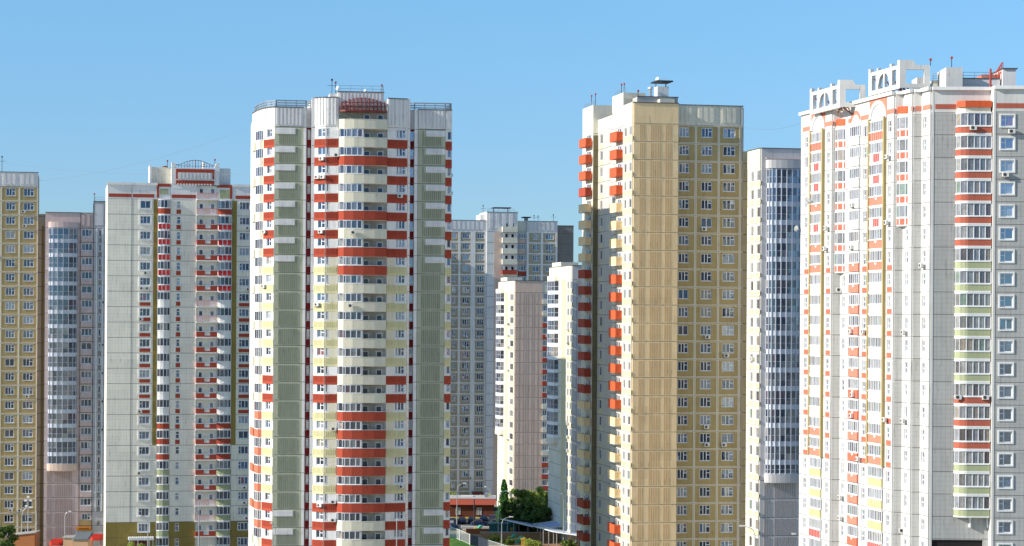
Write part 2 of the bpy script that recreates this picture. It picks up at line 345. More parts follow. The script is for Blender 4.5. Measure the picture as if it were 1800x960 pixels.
def railing(mb, F, pts, z, h, mat='metal_grey', step=1.2, bars=2, r=.03):
    """pts: (s,d) polyline on a roof"""
    for (a, da), (c, dc) in zip(pts, pts[1:]):
        L = sqrt((c-a)**2+(dc-da)**2); n = max(1, int(L/step))
        for i in range(n+1):
            s_, d_ = a+(c-a)*i/n, da+(dc-da)*i/n; mb.tube(F.w(s_, d_, z), F.w(s_, d_, z+h), r, mat, 5)
        for j in range(bars): zz = z+h*(j+1)/bars; mb.tube(F.w(a, da, zz), F.w(c, dc, zz), r*.8, mat, 5)
def antenna(b, F, s, d, z, h, arms=0):
    m = MB(); m.tube(F.w(s, d, z), F.w(s, d, z+h), .05, 'dark_metal', 5)
    for i in range(arms): zz = z+h*(.75+.2*i); m.tube(F.w(s-.7, d, zz), F.w(s+.7, d, zz), .03, 'dark_metal', 5)
    m.box(F, s-.14, s+.14, z+h, z+h+.3, d-.1, d+.1, 'red_metal' if not arms else 'dark_metal')
    b.part('antenna', m)

# ------------------------------------------------------------------ ground
def ground():
    m, n, l, b = nodes_for('ground'); tc = n.new('ShaderNodeNewGeometry')
    nz = n.new('ShaderNodeTexNoise'); nz.inputs['Scale'].default_value = .03; nz.inputs['Detail'].default_value = 8; l.new(tc.outputs['Position'], nz.inputs['Vector'])
    cr = n.new('ShaderNodeValToRGB'); cr.color_ramp.elements[0].position = .42; cr.color_ramp.elements[0].color = (.24, .22, .12, 1)
    cr.color_ramp.elements[1].position = .55; cr.color_ramp.elements[1].color = (.44, .37, .28, 1)
    l.new(nz.outputs[0], cr.inputs[0]); l.new(cr.outputs[0], b.inputs['Base Color']); b.inputs['Roughness'].default_value = .95; MATS['ground'] = m
    g = MB(); g.quad([(-6000, -4000, 0), (6000, -4000, 0), (6000, 9000, 0), (-6000, 9000, 0)], 'ground')
    o, _ = g.build('ground'); o['kind'] = 'structure'; o['label'] = 'dry ground with patches of grass'
ground()
BLDG = 'apartment towers of the housing estate'

# ================================================================== building A (far left, olive grid)
def bld_A():
    Fr = heading(P(66, 450), 11+180, -70); F = Face(Fr, P(66, 450))
    zt = F.z(20, 328.5); zr = zrf(zt); roof = F.z(20, 302)
    b = Thing('apartment_tower', (*F.a, 0), 'olive tower with cream grid lines and white ribbed parapet behind a small tree', 'building', BLDG)
    wl_ = b.mb('wall'); wl_.prism(F, [(0, 0), (F.L, 0), (F.L, -16), (0, -16)], 0, roof-.3, 'olive', 'roofing')
    sx = [F.s(p, 520, T) for p in (-62, -31, 1, 33, 65.5)]; nk = int(zt/2.8)
    wincol(b, F, 9.5, 26, 0, nk, zr, .28, 1.78, L3); wincol(b, F, 40.5, 59, 0, nk, zr, .28, 1.78, L3)
    wincol(b, F, -22, -6, 0, nk, zr, .28, 1.78, L3)
    skin(wl_, F, 0, F.L, 0, zt, 'olive'); skin(wl_, F, 0, F.L, zt, roof, 'grey_white', T+.05, opens=[])
    gr = b.mb('cladding')
    for s_ in sx: gr.box(F, s_-.16, min(s_+.16, F.L), 0, zt, T, T+.04, 'cream_strip')
    for k in range(nk+1): gr.box(F, 0, F.L, zr(k)-.13, zr(k)+.13, T, T+.05, 'cream_strip'); gr.box(F, 0, F.L, zr(k)-.03, zr(k)+.025, T+.05, T+.056, 'seam')
    for i in range(len(sx)-1):
        a, c = sx[i]+.35, sx[i+1]-.35
        for j in range(3): q = (c-a)/3; gr.box(F, a+q*j, a+q*(j+.55), zt+.5, roof-.4, T+.05, T+.13, 'grey_white')
    gr.box(F, 0, F.L+.1, roof-.12, roof, T, T+.14, 'seam')
    # set back joint wall
    G = Face(F.w(F.L-1, -2.6, 0)[:2], F.w(F.L+2.4, -2.6, 0)[:2]); j = b.mb('joint_wall'); zj = F.z(70, 375)
    j.prism(G, [(0, 0), (G.L, 0), (G.L, -8), (0, -8)], 0, zj, 'cream_strip'); j.box(G, G.s(72.5), G.s(77), 0, zj-2.4, 0, .05, 'olive')
    for k in range(2, nk+1): j.box(G, 0, G.L, zr(k)-.04, zr(k)+.04, .05, .07, 'seam')
    ac(b, F, F.s(40, 520), zr(1)-2.35); ac(b, F, F.s(43), zr(2)-2.35); ac(b, F, F.s(49), zr(14)-2.4); ac(b, F, F.s(37), zr(22)-2.5)
    antenna(b, F, F.s(3, 300), -2, roof, 2.9, 1); b.done()
bld_A()

# ================================================================== building A2 (lilac, bowed glazing)
def bld_A2():
    a = P(79, 448.5); F = Face(a, heading(a, 11, 190)); zt = F.z(110, 400.8); zr = zrf(zt); nk = int(zt/2.8)
    s = lambda px: F.s(px, 520, T)
    b = Thing('apartment_tower', (*F.a, 0), 'pinkish lilac tower with tall bowed glazed bay above ribbed floors, beside the olive tower', 'building', BLDG)
    wl_ = b.mb('wall'); r1, r2, r3 = F.z(110, 373), F.z(150, 374), F.z(175, 353.5); sA, sB, sC = s(141), s(164), F.L
    wl_.prism(F, [(0, 0), (sA, 0), (sA, -15), (0, -15)], 0, r1-.2, 'lilac', 'roofing'); wl_.prism(F, [(sA, -.01), (sB, -.01), (sB, -15), (sA, -15)], 0, r2-.2, 'lilac', 'roofing')
    wl_.prism(F, [(sB, 0), (sC, 0), (sC, -15), (sB, -15)], 0, r3, 'grey_lilac', 'roofing')
    wincol(b, F, 143, 162, 0, nk-2, zr, .2, 1.6, [(1, []), (1, []), (1, [])], glass='loggia_glass'); wincol(b, F, 173, 177.6, 0, nk-2, zr, .3, 1.75, L1p)
    wincol(b, F, 146, 161, nk-2, nk-1, zr, .4, 1.7, L3)
    skin(wl_, F, 0, sA, 0, r1, 'lilac'); skin(wl_, F, sA, sB, 0, r2, 'lilac', T-.08); skin(wl_, F, sB, sC, 0, r3, 'grey_lilac')
    cl = b.mb('cladding')
    for k in range(nk+1):
        cl.box(F, s(143)-.1, s(162)+.1, zr(k)-2.72, zr(k)-1.66, T, T+.25, 'lilac' if k < nk-2 else 'olive')
        cl.box(F, s(173), s(177.6), zr(k)-2.7, zr(k)-1.85, T, T+.03, 'brown_grey')
    for p in (169.5, 180.2): cl.box(F, s(p)-.13, s(p)+.13, zr(nk-2), zt, T+.03, T+.12, 'white_trim')
    seams(cl, F, 0, sC, [zr(k) for k in range(0, nk+1)]); cl.box(F, sB-.06, sB+.03, 0, r3, T, T+.05, 'seam'); cl.box(F, sA-.08, sA, 0, r2, T, T+.05, 'seam')
    cl.box(F, -.05, sA+.1, r1-.12, r1, T, T+.15, 'seam'); cl.box(F, sA+.1, sB, r2-.12, r2, T, T+.12, 'seam'); cl.box(F, sB, sC, r3-.12, r3, T, T+.12, 'seam')
    cl.box(F, s(166.5), s(181), zt+.6, r3-.6, T, T+.05, 'grey_white'); ribs(cl, F, s(143), s(162), zt+.4, r2-.4, .8, 'lilac', h=.08)
    # bowed bay
    b0, b1 = s(85.5), s(136); prof = bulge(b0, b1, T, 1.5, 8, .55); zl = F.z(110, 815); zb = F.z(110, 827)
    mz = b.mb('bay_head'); band(F, bulge(b0-.1, b1+.1, T, 1.6, 10, .55), zt+.02, zt+1.15, 'lilac', 0, mb=mz); mz.elev(F, [(b0+.2, zt+1.15), (b1-.2, zt+1.15), (b1-.8, zt+1.45), (b0+.8, zt+1.45)], T, 1.0, 'lilac')
    band(F, bulge(b0-.15, b1+.15, T, 1.65, 10, .55), zb, zl, 'pink_beige', 0, mb=b.mb('bay_base'))
    for k in range(17):
        z1 = zr(k)-.05; z0 = max(zr(k+1)+.52, zl+.02)
        m, pn = bayglass(b, 'loggia', F, prof, z0, z1, trans=(.42,) if k < 16 else ())
        band(F, prof, zr(k+1)-.05 if k < 16 else zl, z0, 'bay_frame', 0, mb=m)
        b.part('loggia', m, [('pane', pn)])
    mm = b.mb('bay_posts')
    for i, (x, d) in enumerate(prof): mm.box(F, x-.05, x+.05, zl, zt, d-.02, d+.09, 'bay_frame')
    # ribbed lower floors
    for k in range(16, nk+1):
        z1, z0 = zr(k)-.2, zr(k+1)+.2
        if z1 > zb-.3: z1 = zb-.3
        if z1-z0 > .8: ribs(cl, F, s(84), s(94), z0, z1, .33, 'lilac_rib'); ribs(cl, F, s(98.5), s(130), z0, z1, .33, 'lilac_rib')
    railing(b.mb('roof_railing'), F, [(s(166), -.5), (s(182), -.5)], r3, .8, bars=2); antenna(b, F, s(165), -1, r3, 1.3)
    for k, p in ((8, 182.3), (10, 182.3), (12, 182.3), (14, 182.3), (5, 182.3)): ac(b, F, s(p), zr(k)-.9)
    # shop entrance at the foot
    sg = b.mb('shop_sign'); z0, z1 = F.z(150, 932), F.z(150, 925.5); sg.box(F, s(137), s(162.5), z0, z1, T+.3, T+.9, 'sign_orange')
    x = s(141)
    while x < s(158): q = random.uniform(.10, .26); sg.box(F, x, x+q, z0+.2, z1-.2, T+.9, T+.93, 'sign_text'); x += q+.08
    sg2 = b.mb('shop_banner'); sg2.box(F, s(138.5), s(162), F.z(150, 938), z0-.03, T+.1, T+.6, 'sign_blue')
    dr = b.mb('shop_entrance'); dr.box(F, s(138.5), s(162), 0, F.z(150, 938)-.02, T-.1, T+.05, 'dark_hole')
    b.done()
plain('sign_orange', (.75, .27, .01), .5); plain('sign_blue', (.05, .35, .60), .5); plain('sign_text', (.30, .08, .01), .5)
bld_A2()

# ================================================================== building B (white with red loggias)
def bld_B():
    th = 11.5; a = P(188, 413); F = Face(a, heading(a, th, 478)); zt = F.z(260, 350.2); zr = zrf(zt); nk = int(zt/2.8)
    s = lambda px: F.s(px, 520, T); roof = F.z(210, 320.5)
    b = Thing('apartment_tower', (*F.a, 0), 'white tower with red balcony columns and an arched railing on its rooftop box', 'building', BLDG)
    wl_ = b.mb('wall'); wl_.prism(F, [(0, 0), (F.L, 0), (F.L, -14), (0, -14)], 0, roof-.4, 'gable_white', 'roofing')
    wl_.box(F, F.L-16, F.L-3, 0, 11, -42, -14.01, 'gable_white'); wl_.box(F, F.L-17, F.L-2, 0, roof-.6, -64, -42, 'gable_white')  # unseen rear wing and low link, added to shade the yellow striped block
    zo = zr(21)   # ochre base from here down
    S1, S2, S3, S4, S5, S6, S7 = s(231), s(276), s(299.5), s(345), s(381.5), s(407.5), F.L
    wincol(b, F, 246, 264, 0, nk, zr, .28, 1.68, L3b, surround=(.22, .12)); wincol(b, F, 309.8, 316.8, 0, nk, zr, .28, 1.65, L1)
    wincol(b, F, 420.5, 438, 0, nk, zr, .28, 1.65, L3b, surround=(.08, .05)); wincol(b, F, 452, 464, 0, 2, zr, .28, 1.65, L3b)
    # ground entrances and side window of the top balcony
    for lo, hi, mt in ((0, zo, 'ochre'), (zo, zt, 'gable_white'), (zt, roof, 'white_panel')):
        tt = T+.02 if mt == 'white_panel' else T
        skin(wl_, F, 0, S2, lo, hi, mt, tt); skin(wl_, F, S3, S4, lo, hi, mt, tt); skin(wl_, F, S6, S7, lo, hi, mt, tt)
    cl = b.mb('cladding'); zz = [zr(k) for k in range(0, nk+1)]
    for p, q in ((0, S2), (S3, S4), (S6, S7)): seams(cl, F, p, q, zz)
    cl.box(F, S1-.05, S1+.02, zo, roof, T, T+.03, 'seam'); cl.box(F, S4-.1, S4+.02, zo, roof, T, T+.06, 'white_trim')
    for p, q in ((190, 230), (232.5, 270), (300.5, 343.5), (413, 470)):
        cl.box(F, s(p), s(q), F.z(210, 346.5), F.z(210, 340.5), T+.02, T+.05, 'brick_red')
    cl.box(F, -.2, S1+.1, roof-.45, roof, T, T+.25, 'white_trim'); cl.box(F, S1+.1, S2, roof-.47, roof-.02, T, T+.2, 'white_trim'); cl.box(F, S6, S7, roof-.47, roof-.02, T, T+.2, 'white_trim')
    ze, zd = zr(16), zr(11)
    for p, q, z0 in ((269, 276.3, ze), (407.6, 415.5, ze)): cl.box(F, s(p), s(q), z0, zt, T, T+.035, 'ochre')
    for k in range(nk):
        if 6 <= k <= 13:
            for p0, p1 in ((245.5, 264.5), (420, 438.5)): sp = MB(); sp.box(F, s(p0), s(p1), zr(k+1)+.17, zr(k+1)+.80, T, T+.04, 'brick_red'); b.part('spandrel_panel', sp)
        if k <= 15: sp = MB(); sp.box(F, s(309.4), s(317.2), zr(k+1)+.20, zr(k+1)+.98, T, T+.04, 'brick_red'); b.part('spandrel_panel', sp)
    # glazed loggias in two columns
    def colmat(k): return 'brick_red' if k == 0 else 'bright_red' if k <= 5 else 'bright_white' if k <= 13 else 'brick_red' if k <= 16 else 'green_band'
    for (p0, p1) in ((276.5, 299), (382, 407)):
        a0, a1 = s(p0)+.05, s(p1)-.05; dm = .55
        for k in range(nk):
            m = MB(); mt = colmat(k); ztop = zr(k)-.08; zs = ztop-1.45; zb = zr(k+1)+.02
            prof = [(a0, .02), (a0, T+.1), (a0+.5, T+.32), ((a0+a1)/2, T+.42), (a1-.5, T+.32), (a1, T+.1), (a1, .02)]
            m.prism(F, prof, zb+.14, zs-.10, 'white_pvc' if mt == 'bright_red' else mt)
            m.prism(F, [(x, d+(.06 if d > .1 else 0)) for x, d in prof], zb, zb+.14, 'white_trim'); m.prism(F, [(x, d+(.06 if d > .1 else 0)) for x, d in prof], zs-.10, zs, 'white_trim')
            m.prism(F, [(x, d+(.05 if d > .1 else 0)) for x, d in prof], ztop, zr(k)+.02, 'white_trim')
            if mt == 'bright_red':
                for i in range(3): q = (a1-a0)/3; m.box(F, a0+q*i+.09, a0+q*(i+1)-.09, zb+.2, zs-.15, T+.1, T+.45, mt)
            g, pn = bayglass(b, '', F, prof[1:-1], zs, ztop, glass='loggia_glass', mull=.09, rail=.08)
            m.join(g); b.part('loggia', m, [('pane', pn)])
        tp = MB(); z0 = zr(0)+.03
        tp.box(F, a0-.05, a1+.05, z0, roof-.3, 0, T, 'white_panel'); zA, zB = F.z(288, 346), F.z(288, 323.5)
        tp.box(F, a0-.25, a1+.05, zB-.5, zB+.05, T, T+.07, 'brick_red'); x0 = a0-.25 if p0 < 300 else a1-.35
        tp.box(F, x0, x0+.4, z0+.25, zB-.5, T, T+.07, 'brick_red'); tp.box(F, a0+.3, a1-.4, z0+.9 if p0 < 300 else z0+.3, zB-.9, T, T+.05, 'green_band'); b.part('loggia_head', tp)
    # open balconies
    for k in range(-1, nk):
        zs = zr(k+1); pink = k in (-1, 0, 6, 7, 19, 20); m = MB(); a0, a1 = S4+.02, S5-.02
        m.box(F, a0, a1, zs-.05, zs+.17, 0, 1.0, 'white_trim')
        if pink:
            m.tube(F.w(a0, .95, zs+1.25), F.w(a1, .95, zs+1.25), .04, 'pink_rail'); m.tube(F.w(a0, .3, zs+1.25), F.w(a0, .95, zs+1.25), .04, 'pink_rail')
            n = 20
            for i in range(n+1): x = a0+(a1-a0)*i/n; m.tube(F.w(x, .95, zs+.15), F.w(x, .95, zs+1.25), .028, 'pink_rail', 4)
        else:
            q = (a1-a0); m.box(F, a0, a0+q*.40, zs+.17, zs+1.1, .86, .98, 'brick_red'); m.box(F, a0+q*.66, a1, zs+.17, zs+1.1, .86, .98, 'brick_red'); m.box(F, a0, a0+.1, zs+.17, zs+1.1, .2, .86, 'brick_red')
            m.box(F, a0+q*.40, a0+q*.66, zs+.17, zs+.42, .86, .98, 'brick_red'); m.box(F, a0+q*.40, a0+q*.66, zs+.42, zs+1.02, .88, .95, 'ac_white')
            m.box(F, a0-.02, a1+.02, zs+1.1, zs+1.17, .84, 1.0, 'white_trim')
        ds = []
        for x0 in (a0+.25, a0+(a1-a0)*.62):
            dm = MB(); dm.box(F, x0, x0+1.15, zs+.17, zs+2.25, 0, .06, 'white_trim'); dm.box(F, x0+.28, x0+.82, zs+1.2, zs+2.05, .06, .08, 'door_glass'); ds.append(('door', dm))
        if k < nk-2: b.part('balcony', m, ds)
    for q0, q1 in ((S5-.001, S6), (S4-.3, S4)): sep = MB(); sep.box(F, q0, q1, 0, zt, -1.2, 0, 'white_panel'); b.part('balcony_side_wall', sep)
    # rooftop boxes
    H = b.mb('rooftop_house'); za = F.z(340, 286)
    H.box(F, s(264), s(302), roof-.3, F.z(280, 293), -7, -1.5, 'cream_white'); H.box(F, s(262.5), s(266), roof-.3, F.z(264, 289.5), -6.9, -1.3, 'bright_white')
    c0, c1 = F.s(301.5, 300), F.s(385.5, 300); H.box(F, c0, c1, zt+3.0-.1, F.z(340, 296), -4, T+.1, 'white_panel')
    H.box(F, c0, F.s(381.5), zt, zt+2.95, -4, T+.05, 'white_panel') if False else None
    H.box(F, S4, c1+.0, zt+2.72, zt+3.0, -4, T+.09, 'white_panel'); H.box(F, c0+.01, S4, zt+2.0, zt+2.95, -1, T+.06, 'white_panel')
    H.box(F, F.s(386, 300), F.s(406, 300), roof-.3, F.z(395, 295.5), -6, -1, 'bright_white')
    o0, o1 = F.s(309, 300), F.s(376.5, 300); y0, y1, y2, y3 = F.z(340, 297.5), F.z(340, 303.5), F.z(340, 315), F.z(340, 317.5)
    H.box(F, o0, o1, y1, y0, T+.1, T+.2, 'brick_red'); H.box(F, o0, o0+.35, y2, y1, T+.1, T+.2, 'brick_red'); H.box(F, o1-.35, o1, y2, y1, T+.1, T+.2, 'brick_red')
    ribs(H, F, o0+.5, o1-.4, y2+.05, y1-.05, .66, 'grey_white', d=T+.1, h=.22, duty=.6)
    H.box(F, o0, o1, F.z(340, 324.5), y3, T+.1, T+.2, 'brick_red')
    n = 12
    for i in range(n): q = (o1-o0-.5)/n; H.box(F, o0+.25+q*i, o0+.25+q*(i+.5), F.z(340, 326.3), F.z(340, 323.2), T+.05, T+.24, 'white_panel')
    for x in (c0, c1): sg = 1 if x == c0 else -1; H.elev(F, [(x, y0+.3), (x+sg*.9, y0+.3), (x+sg*.55, F.z(340, 286.3)), (x, F.z(340, 286.3))], -1, T+.1, 'white_panel')
    rl = b.mb('arched_railing'); m_, z0 = (c0+c1)/2, F.z(340, 295); hw = (c1-c0)/2-.8; top = F.z(340, 281.8)
    def arch(t): return z0+.55+(top-z0-.55)*max(0, 1-(t/.78)**2) if abs(t) < .78 else z0+.55
    N = 28
    for i in range(N):
        t0, t1 = -1+2*i/N, -1+2*(i+1)/N; rl.tube(F.w(m_+hw*t0, 0, arch(t0)), F.w(m_+hw*t1, 0, arch(t1)), .05, 'maroon_metal', 5); rl.tube(F.w(m_+hw*t0, 0, z0+.3), F.w(m_+hw*t1, 0, z0+.3), .03, 'maroon_metal', 4)
        if i % 2 == 0: rl.tube(F.w(m_+hw*t0, 0, z0-.4), F.w(m_+hw*t0, 0, arch(t0)), .035, 'maroon_metal', 4)
    rl.tube(F.w(m_, 0, z0-.4), F.w(m_, 0, top), .07, 'maroon_metal', 5)
    for t in (-.4, .4):
        for i in range(10): t0 = 2*pi*i/10; t1 = 2*pi*(i+1)/10; rl.tube(F.w(m_+hw*t+.35*cos(t0), 0, z0+.45+.25*sin(t0)), F.w(m_+hw*t+.35*cos(t1), 0, z0+.45+.25*sin(t1)), .025, 'maroon_metal', 4)
    ch = MB(); ch.tube(F.w(s(357), -1, z0-.3), F.w(s(357), -1, z0+1.2), .22, 'ac_white', 8); b.part('vent_stack', ch); ch = MB(); ch.tube(F.w(s(290), -3, F.z(285, 293)), F.w(s(290), -3, F.z(285, 290)), .45, 'maroon_metal', 8); b.part('vent_stack', ch)
    antenna(b, F, F.s(295, 300), -1.5, roof+2.8, 1.2); antenna(b, F, F.s(378, 300), -.5, roof+3.7, .6)
    for k, p in ((4, 256), (5, 249), (5, 259), (7, 248), (1, 434.5), (5, 436), (13, 247), (17, 247), (18, 432), (19, 432), (20, 436)): ac(b, F, s(p), zr(k+1)+.28)
    # entrance canopy at the foot of the second column
    en = b.mb('entrance_canopy'); zc = F.z(250, 943); en.box(F, s(228), s(272), zc-.45, zc, T, 2.6, 'white_trim'); en.box(F, s(229), s(230), 0, zc-.45, 2, 2.2, 'white_trim'); en.box(F, s(270), s(271), 0, zc-.45, 2, 2.2, 'white_trim')
    railing(en, F, [(s(229), 2.5), (s(272), 2.5)], zc, .85, 'dark_metal', .35, 2, .025)
    dr = b.mb('entrance_door'); dr.box(F, s(240), s(262), 0, zc-.8, T, T+.08, 'maroon_metal')
    dr.box(F, s(277), s(298), 0, zr(nk-1)-.3, T+.45, T+.5, 'dark_hole') if False else None
    b.done()
bld_B()

# ================================================================== building C (central, green panels, bowed balconies)
def bld_C():
    th = 8; a0_ = P(482.5, 350); F = Face(a0_, heading(a0_, th, 781)); zt = F.z(500, 223.5); sc = F.z(500, 223.5)
    zr = zrf(zt); nk = int(zt/2.8); s = lambda px: F.s(px, 520, T)
    b = Thing('apartment_tower', (*F.a, 0), 'faceted tower with sage green ribbed panels and a bowed stack of red and cream balconies', 'building', BLDG)
    # plan outline (s, d): left wing, recess, centre, recess, right wing
    q = [(0, 0), (s(537), 0), (s(537), -.6), (s(546), -.6), (s(546), .3), (s(552.5), .3), (s(571), 1.7), (s(592), 1.9), (s(677), 1.9), (s(698), 1.4), (s(713), 1.2), (s(717), .4), (s(717), -.6), (s(727), -.6), (s(727), 0), (F.L, 0)]
    Lw = [(0, 0), (-1.5, -2.6), (-2.5, -7.5), (-2.95, -12), (-2.95, -32)]
    Rw = [(F.L+1.0, -.25), (F.L+1.05, -6), (F.L+1.05, -32)]
    wl_ = b.mb('wall'); roofW, roofC = F.z(500, 188), F.z(640, 176) if False else F.z(570, 172.5)
    wl_.prism(F, list(reversed(Lw))+[(s(537), 0), (s(537), -.6), (s(546), -.6), (s(546), -32)], 0, roofW-.3, 'bright_white', 'roofing')
    wl_.prism(F, [(s(546)-.1, -31), (s(546), .3)]+q[5:12]+[(s(717), -.6), (s(717)+.1, -31)], 0, roofC-.3, 'bright_white', 'roofing')
    wl_.prism(F, [(s(717)+.02, -30.8), (s(717)+.02, -.61), (s(727), -1.31), (s(727), 0), (F.L, 0)]+Rw, 0, roofW-.3, 'bright_white', 'roofing')
    cl = b.mb('cladding'); zz = [zr(k) for k in range(nk+1)]
    def facet(p, r, flip=False): return Face(F.w(p[0], p[1], 0)[:2], F.w(r[0], r[1], 0)[:2])
    # --- parapets: vertical fins
    def parapet(G, z0, z1, mat='grey_white', two=False):
        cl.box(G, 0, G.L, z0+.1, z1, 0, T, mat); ribs(cl, G, .15, G.L-.1, z0+.35, z1-.15, .52, mat, h=.12, duty=.5)
        cl.box(G, 0, G.L, z1-.08, z1+.04, 0, T+.16, 'seam')
    f3 = F.sub(0, s(532)); f3b = F.sub(s(532), s(537)); f11 = F.sub(s(733), F.L); f11b = F.sub(s(727), s(733))
    for G in (f3, f11): parapet(G, zt, roofW)
    for G in (f3b, f11b): skin(cl, G, 0, G.L, 0, roofW, 'white_panel', T+.02); seams(cl, G, 0, G.L, zz, d=T+.02); G_ = G; cl.box(G, G.L-.02, G.L+.03, 0, roofW, T-.1, T+.04, 'seam')
    pn_ = b.mb('green_panels')
    def red_side(k): return k <= 6 or k in (13, 14) or k >= 20
    for G, mir in ((f3, 0), (f11, 1)):
        L = G.L
        skin(pn_, G, 0, L, 0, zt, 'sage', T); seams(pn_, G, 0, L, zz)
        for k in range(nk+1):
            z1, z0 = zr(k)-.22, zr(k+1)+.22
            f = lambda t: (t*L if not mir else (1-t)*L)
            if k <= 7 or k >= 21:
                x0, x1 = sorted((f(0), f(.70))); pn_.box(G, x0, x1, z1-.85, z1+.02, T, T+.14, 'white_trim'); xa, xb = sorted((f(.12), f(.67))); pn_.box(G, xa, xb, z1-.78, z1-.05, T+.14, T+.15, 'grey_white')
                x0, x1 = sorted((f(.12), f(.83))); ribs(pn_, G, x0, x1, z0, z1-.98, .30, 'sage_rib', h=.07)
                x0, x1 = sorted((f(.74), f(.83))); ribs(pn_, G, x0, x1, z1-.95, z1, .30, 'sage_rib', h=.07)
            else:
                x0, x1 = sorted((f(.13), f(.84))); ribs(pn_, G, x0, x1, z0, z1, .30, 'sage_rib', h=.07)
    # --- recesses with stair windows on dark red
    for p0, p1 in ((537, 546), (717, 727)):
        G = F.sub(F.s(p0, 520, -.5), F.s(p1, 520, -.5), -.7); top = zt
        wincol(b, G, .14, G.L-.08, 0, nk, zr, .25, 1.75, [(1, [.3])], px=False, glass='stair_glass')
        skin(cl, G, 0, G.L, 0, top, 'dark_red'); cl.box(G, 0, G.L, top, roofW, 0, T, 'grey_white')
        seams(cl, G, 0, G.L, zz)
    # --- window facets; band colours change with height
    def winfacet(G, w0, w1, lay, mat='bright_white', roof=roofW, full=True, panel=None, redmat='brick_red', zz=zz):
        wincol(b, G, w0, w1, 0, nk, zr, .22, 1.52, lay, px=False, surround=(.05, .03)) if w1 else None
        skin(cl, G, 0, G.L, 0, zt, mat); parapet(G, zt, roof, 'bright_white' if mat == 'bright_white' else mat)
        for k in range(nk+1):
            z1, z0 = zr(k+1)+.98, zr(k+1)-.36; red = red_side(k); m1 = redmat if red else 'band_yellow'
            cl.box(G, 0, G.L, z0, z1, T, T+.05, m1); ribs(cl, G, .12, G.L-.1, z0+.45, z1-.1, .24, m1, d=T+.05, h=.04)
            if panel: cl.box(G, panel[0], panel[1], z1+.04, z1+1.42, T, T+.05, 'white_panel' if red else 'ivory')
    g2 = facet(Lw[1], Lw[0]); winfacet(g2, g2.L*.30, g2.L*.78, L2b, redmat='brick_red')
    g1 = facet(Lw[2], Lw[1])
    # stacked loggia on the far left flank
    skin(cl, g1, 0, g1.L, 0, zt, 'cream_white'); parapet(g1, zt, roofW, 'bright_white')
    g0 = facet(Lw[3], Lw[2]); skin(cl, g0, 0, g0.L, 0, zt, 'cream_white'); parapet(g0, zt, roofW, 'bright_white')
    for k in range(nk):
        red = 15 <= k <= 21
        m = MB(); pr = [(g1.L*.30, T), (g1.L*.36, T+.5), (g1.L*.88, T+.5), (g1.L*.94, T)]
        m.prism(g1, pr, zr(k+1)-.3, zr(k+1)+.95, 'light_red' if red else 'ivory')
        g, pn = bayglass(b, '', g1, pr, zr(k+1)+.95, zr(k)-.3, glass='loggia_glass', mull=.08, sub=2); m.join(g); b.part('loggia', m, [('pane', pn)])
        if k % 2 == 0: cl.box(g0, .3, g0.L-.5, zr(k+1)-.3, zr(k+1)+.9, T, T+.25, 'light_red' if red else 'ivory')
    c5 = facet(q[4], q[5]); skin(cl, c5, 0, c5.L, 0, roofC, 'white_panel'); seams(cl, c5, 0, c5.L, zz)
    c6 = facet(q[5], q[6]); winfacet(c6, c6.L*.34, c6.L*.98, L2b, roof=roofC)
    c7 = facet(q[6], q[7]); winfacet(c7, .08, .42, L1p, roof=roofC, panel=(.62, c7.L-.02), mat='white_panel')
    c9a = facet(q[8], q[9]); winfacet(c9a, c9a.L-.42, c9a.L-.06, L1p, roof=roofC, panel=(.02, c9a.L-.6), mat='white_panel')
    c9b = facet(q[9], q[10]); winfacet(c9b, c9b.L*.02, c9b.L*.78, L2b, roof=roofC, mat='bright_white')
    c10 = facet(q[10], q[11]); skin(cl, c10, 0, c10.L, 0, roofC, 'white_panel'); seams(cl, c10, 0, c10.L, zz)
    gr = facet((F.L, 0), Rw[0]); winfacet(gr, gr.L*.30, gr.L*.95, [(1, [])], mat='bright_white')
    for k in range(nk):   # windows wrap on the flank of the right wing
        pass
    # --- bowed balcony stack
    B0, B1 = s(592)+.02, s(677)-.02; m0 = s(634); M = F.sub(B0, B1, 1.9); L = M.L; mid = L*.50
    wl_.box(M, 0, L, 0, zt+3.2, -.5, 0, 'ivory')
    prof = [(0, 0), (.15, .75), (.8, 1.35), (L*.30, 1.62), (L*.52, 1.66), (L*.75, 1.55), (L-.05, 1.30), (L, 0)]
    redrow = {1, 4, 6, 7, 15, 16, 17, 18, 19, 20}
    for k in range(-1, nk):
        mt = 'brick_red' if k in redrow else 'ivory'; zb, ztp = zr(k+1)-.30, zr(k+1)+1.12
        m = MB(); out = prof; inn = [(min(max(x, .12), L-.12), max(d-.12, 0)) for x, d in prof]
        m.prism(M, prof, zb, zb+.2, mt)
        for (p, r, pi_, ri) in zip(out, out[1:], inn, inn[1:]): m.prism(M, [pi_, p, r, ri], zb+.2, ztp, mt)
        for (p, r, pi_, ri) in zip(out, out[1:], inn, inn[1:]): m.prism(M, [pi_, (p[0], p[1]+.03), (r[0], r[1]+.03), ri], ztp, ztp+.05, 'white_trim' if k in redrow else 'cream_white')
        m.box(M, .02, L-.02, zb-.05, zb-.002, 0, 1.2, 'white_trim')
        subs = []
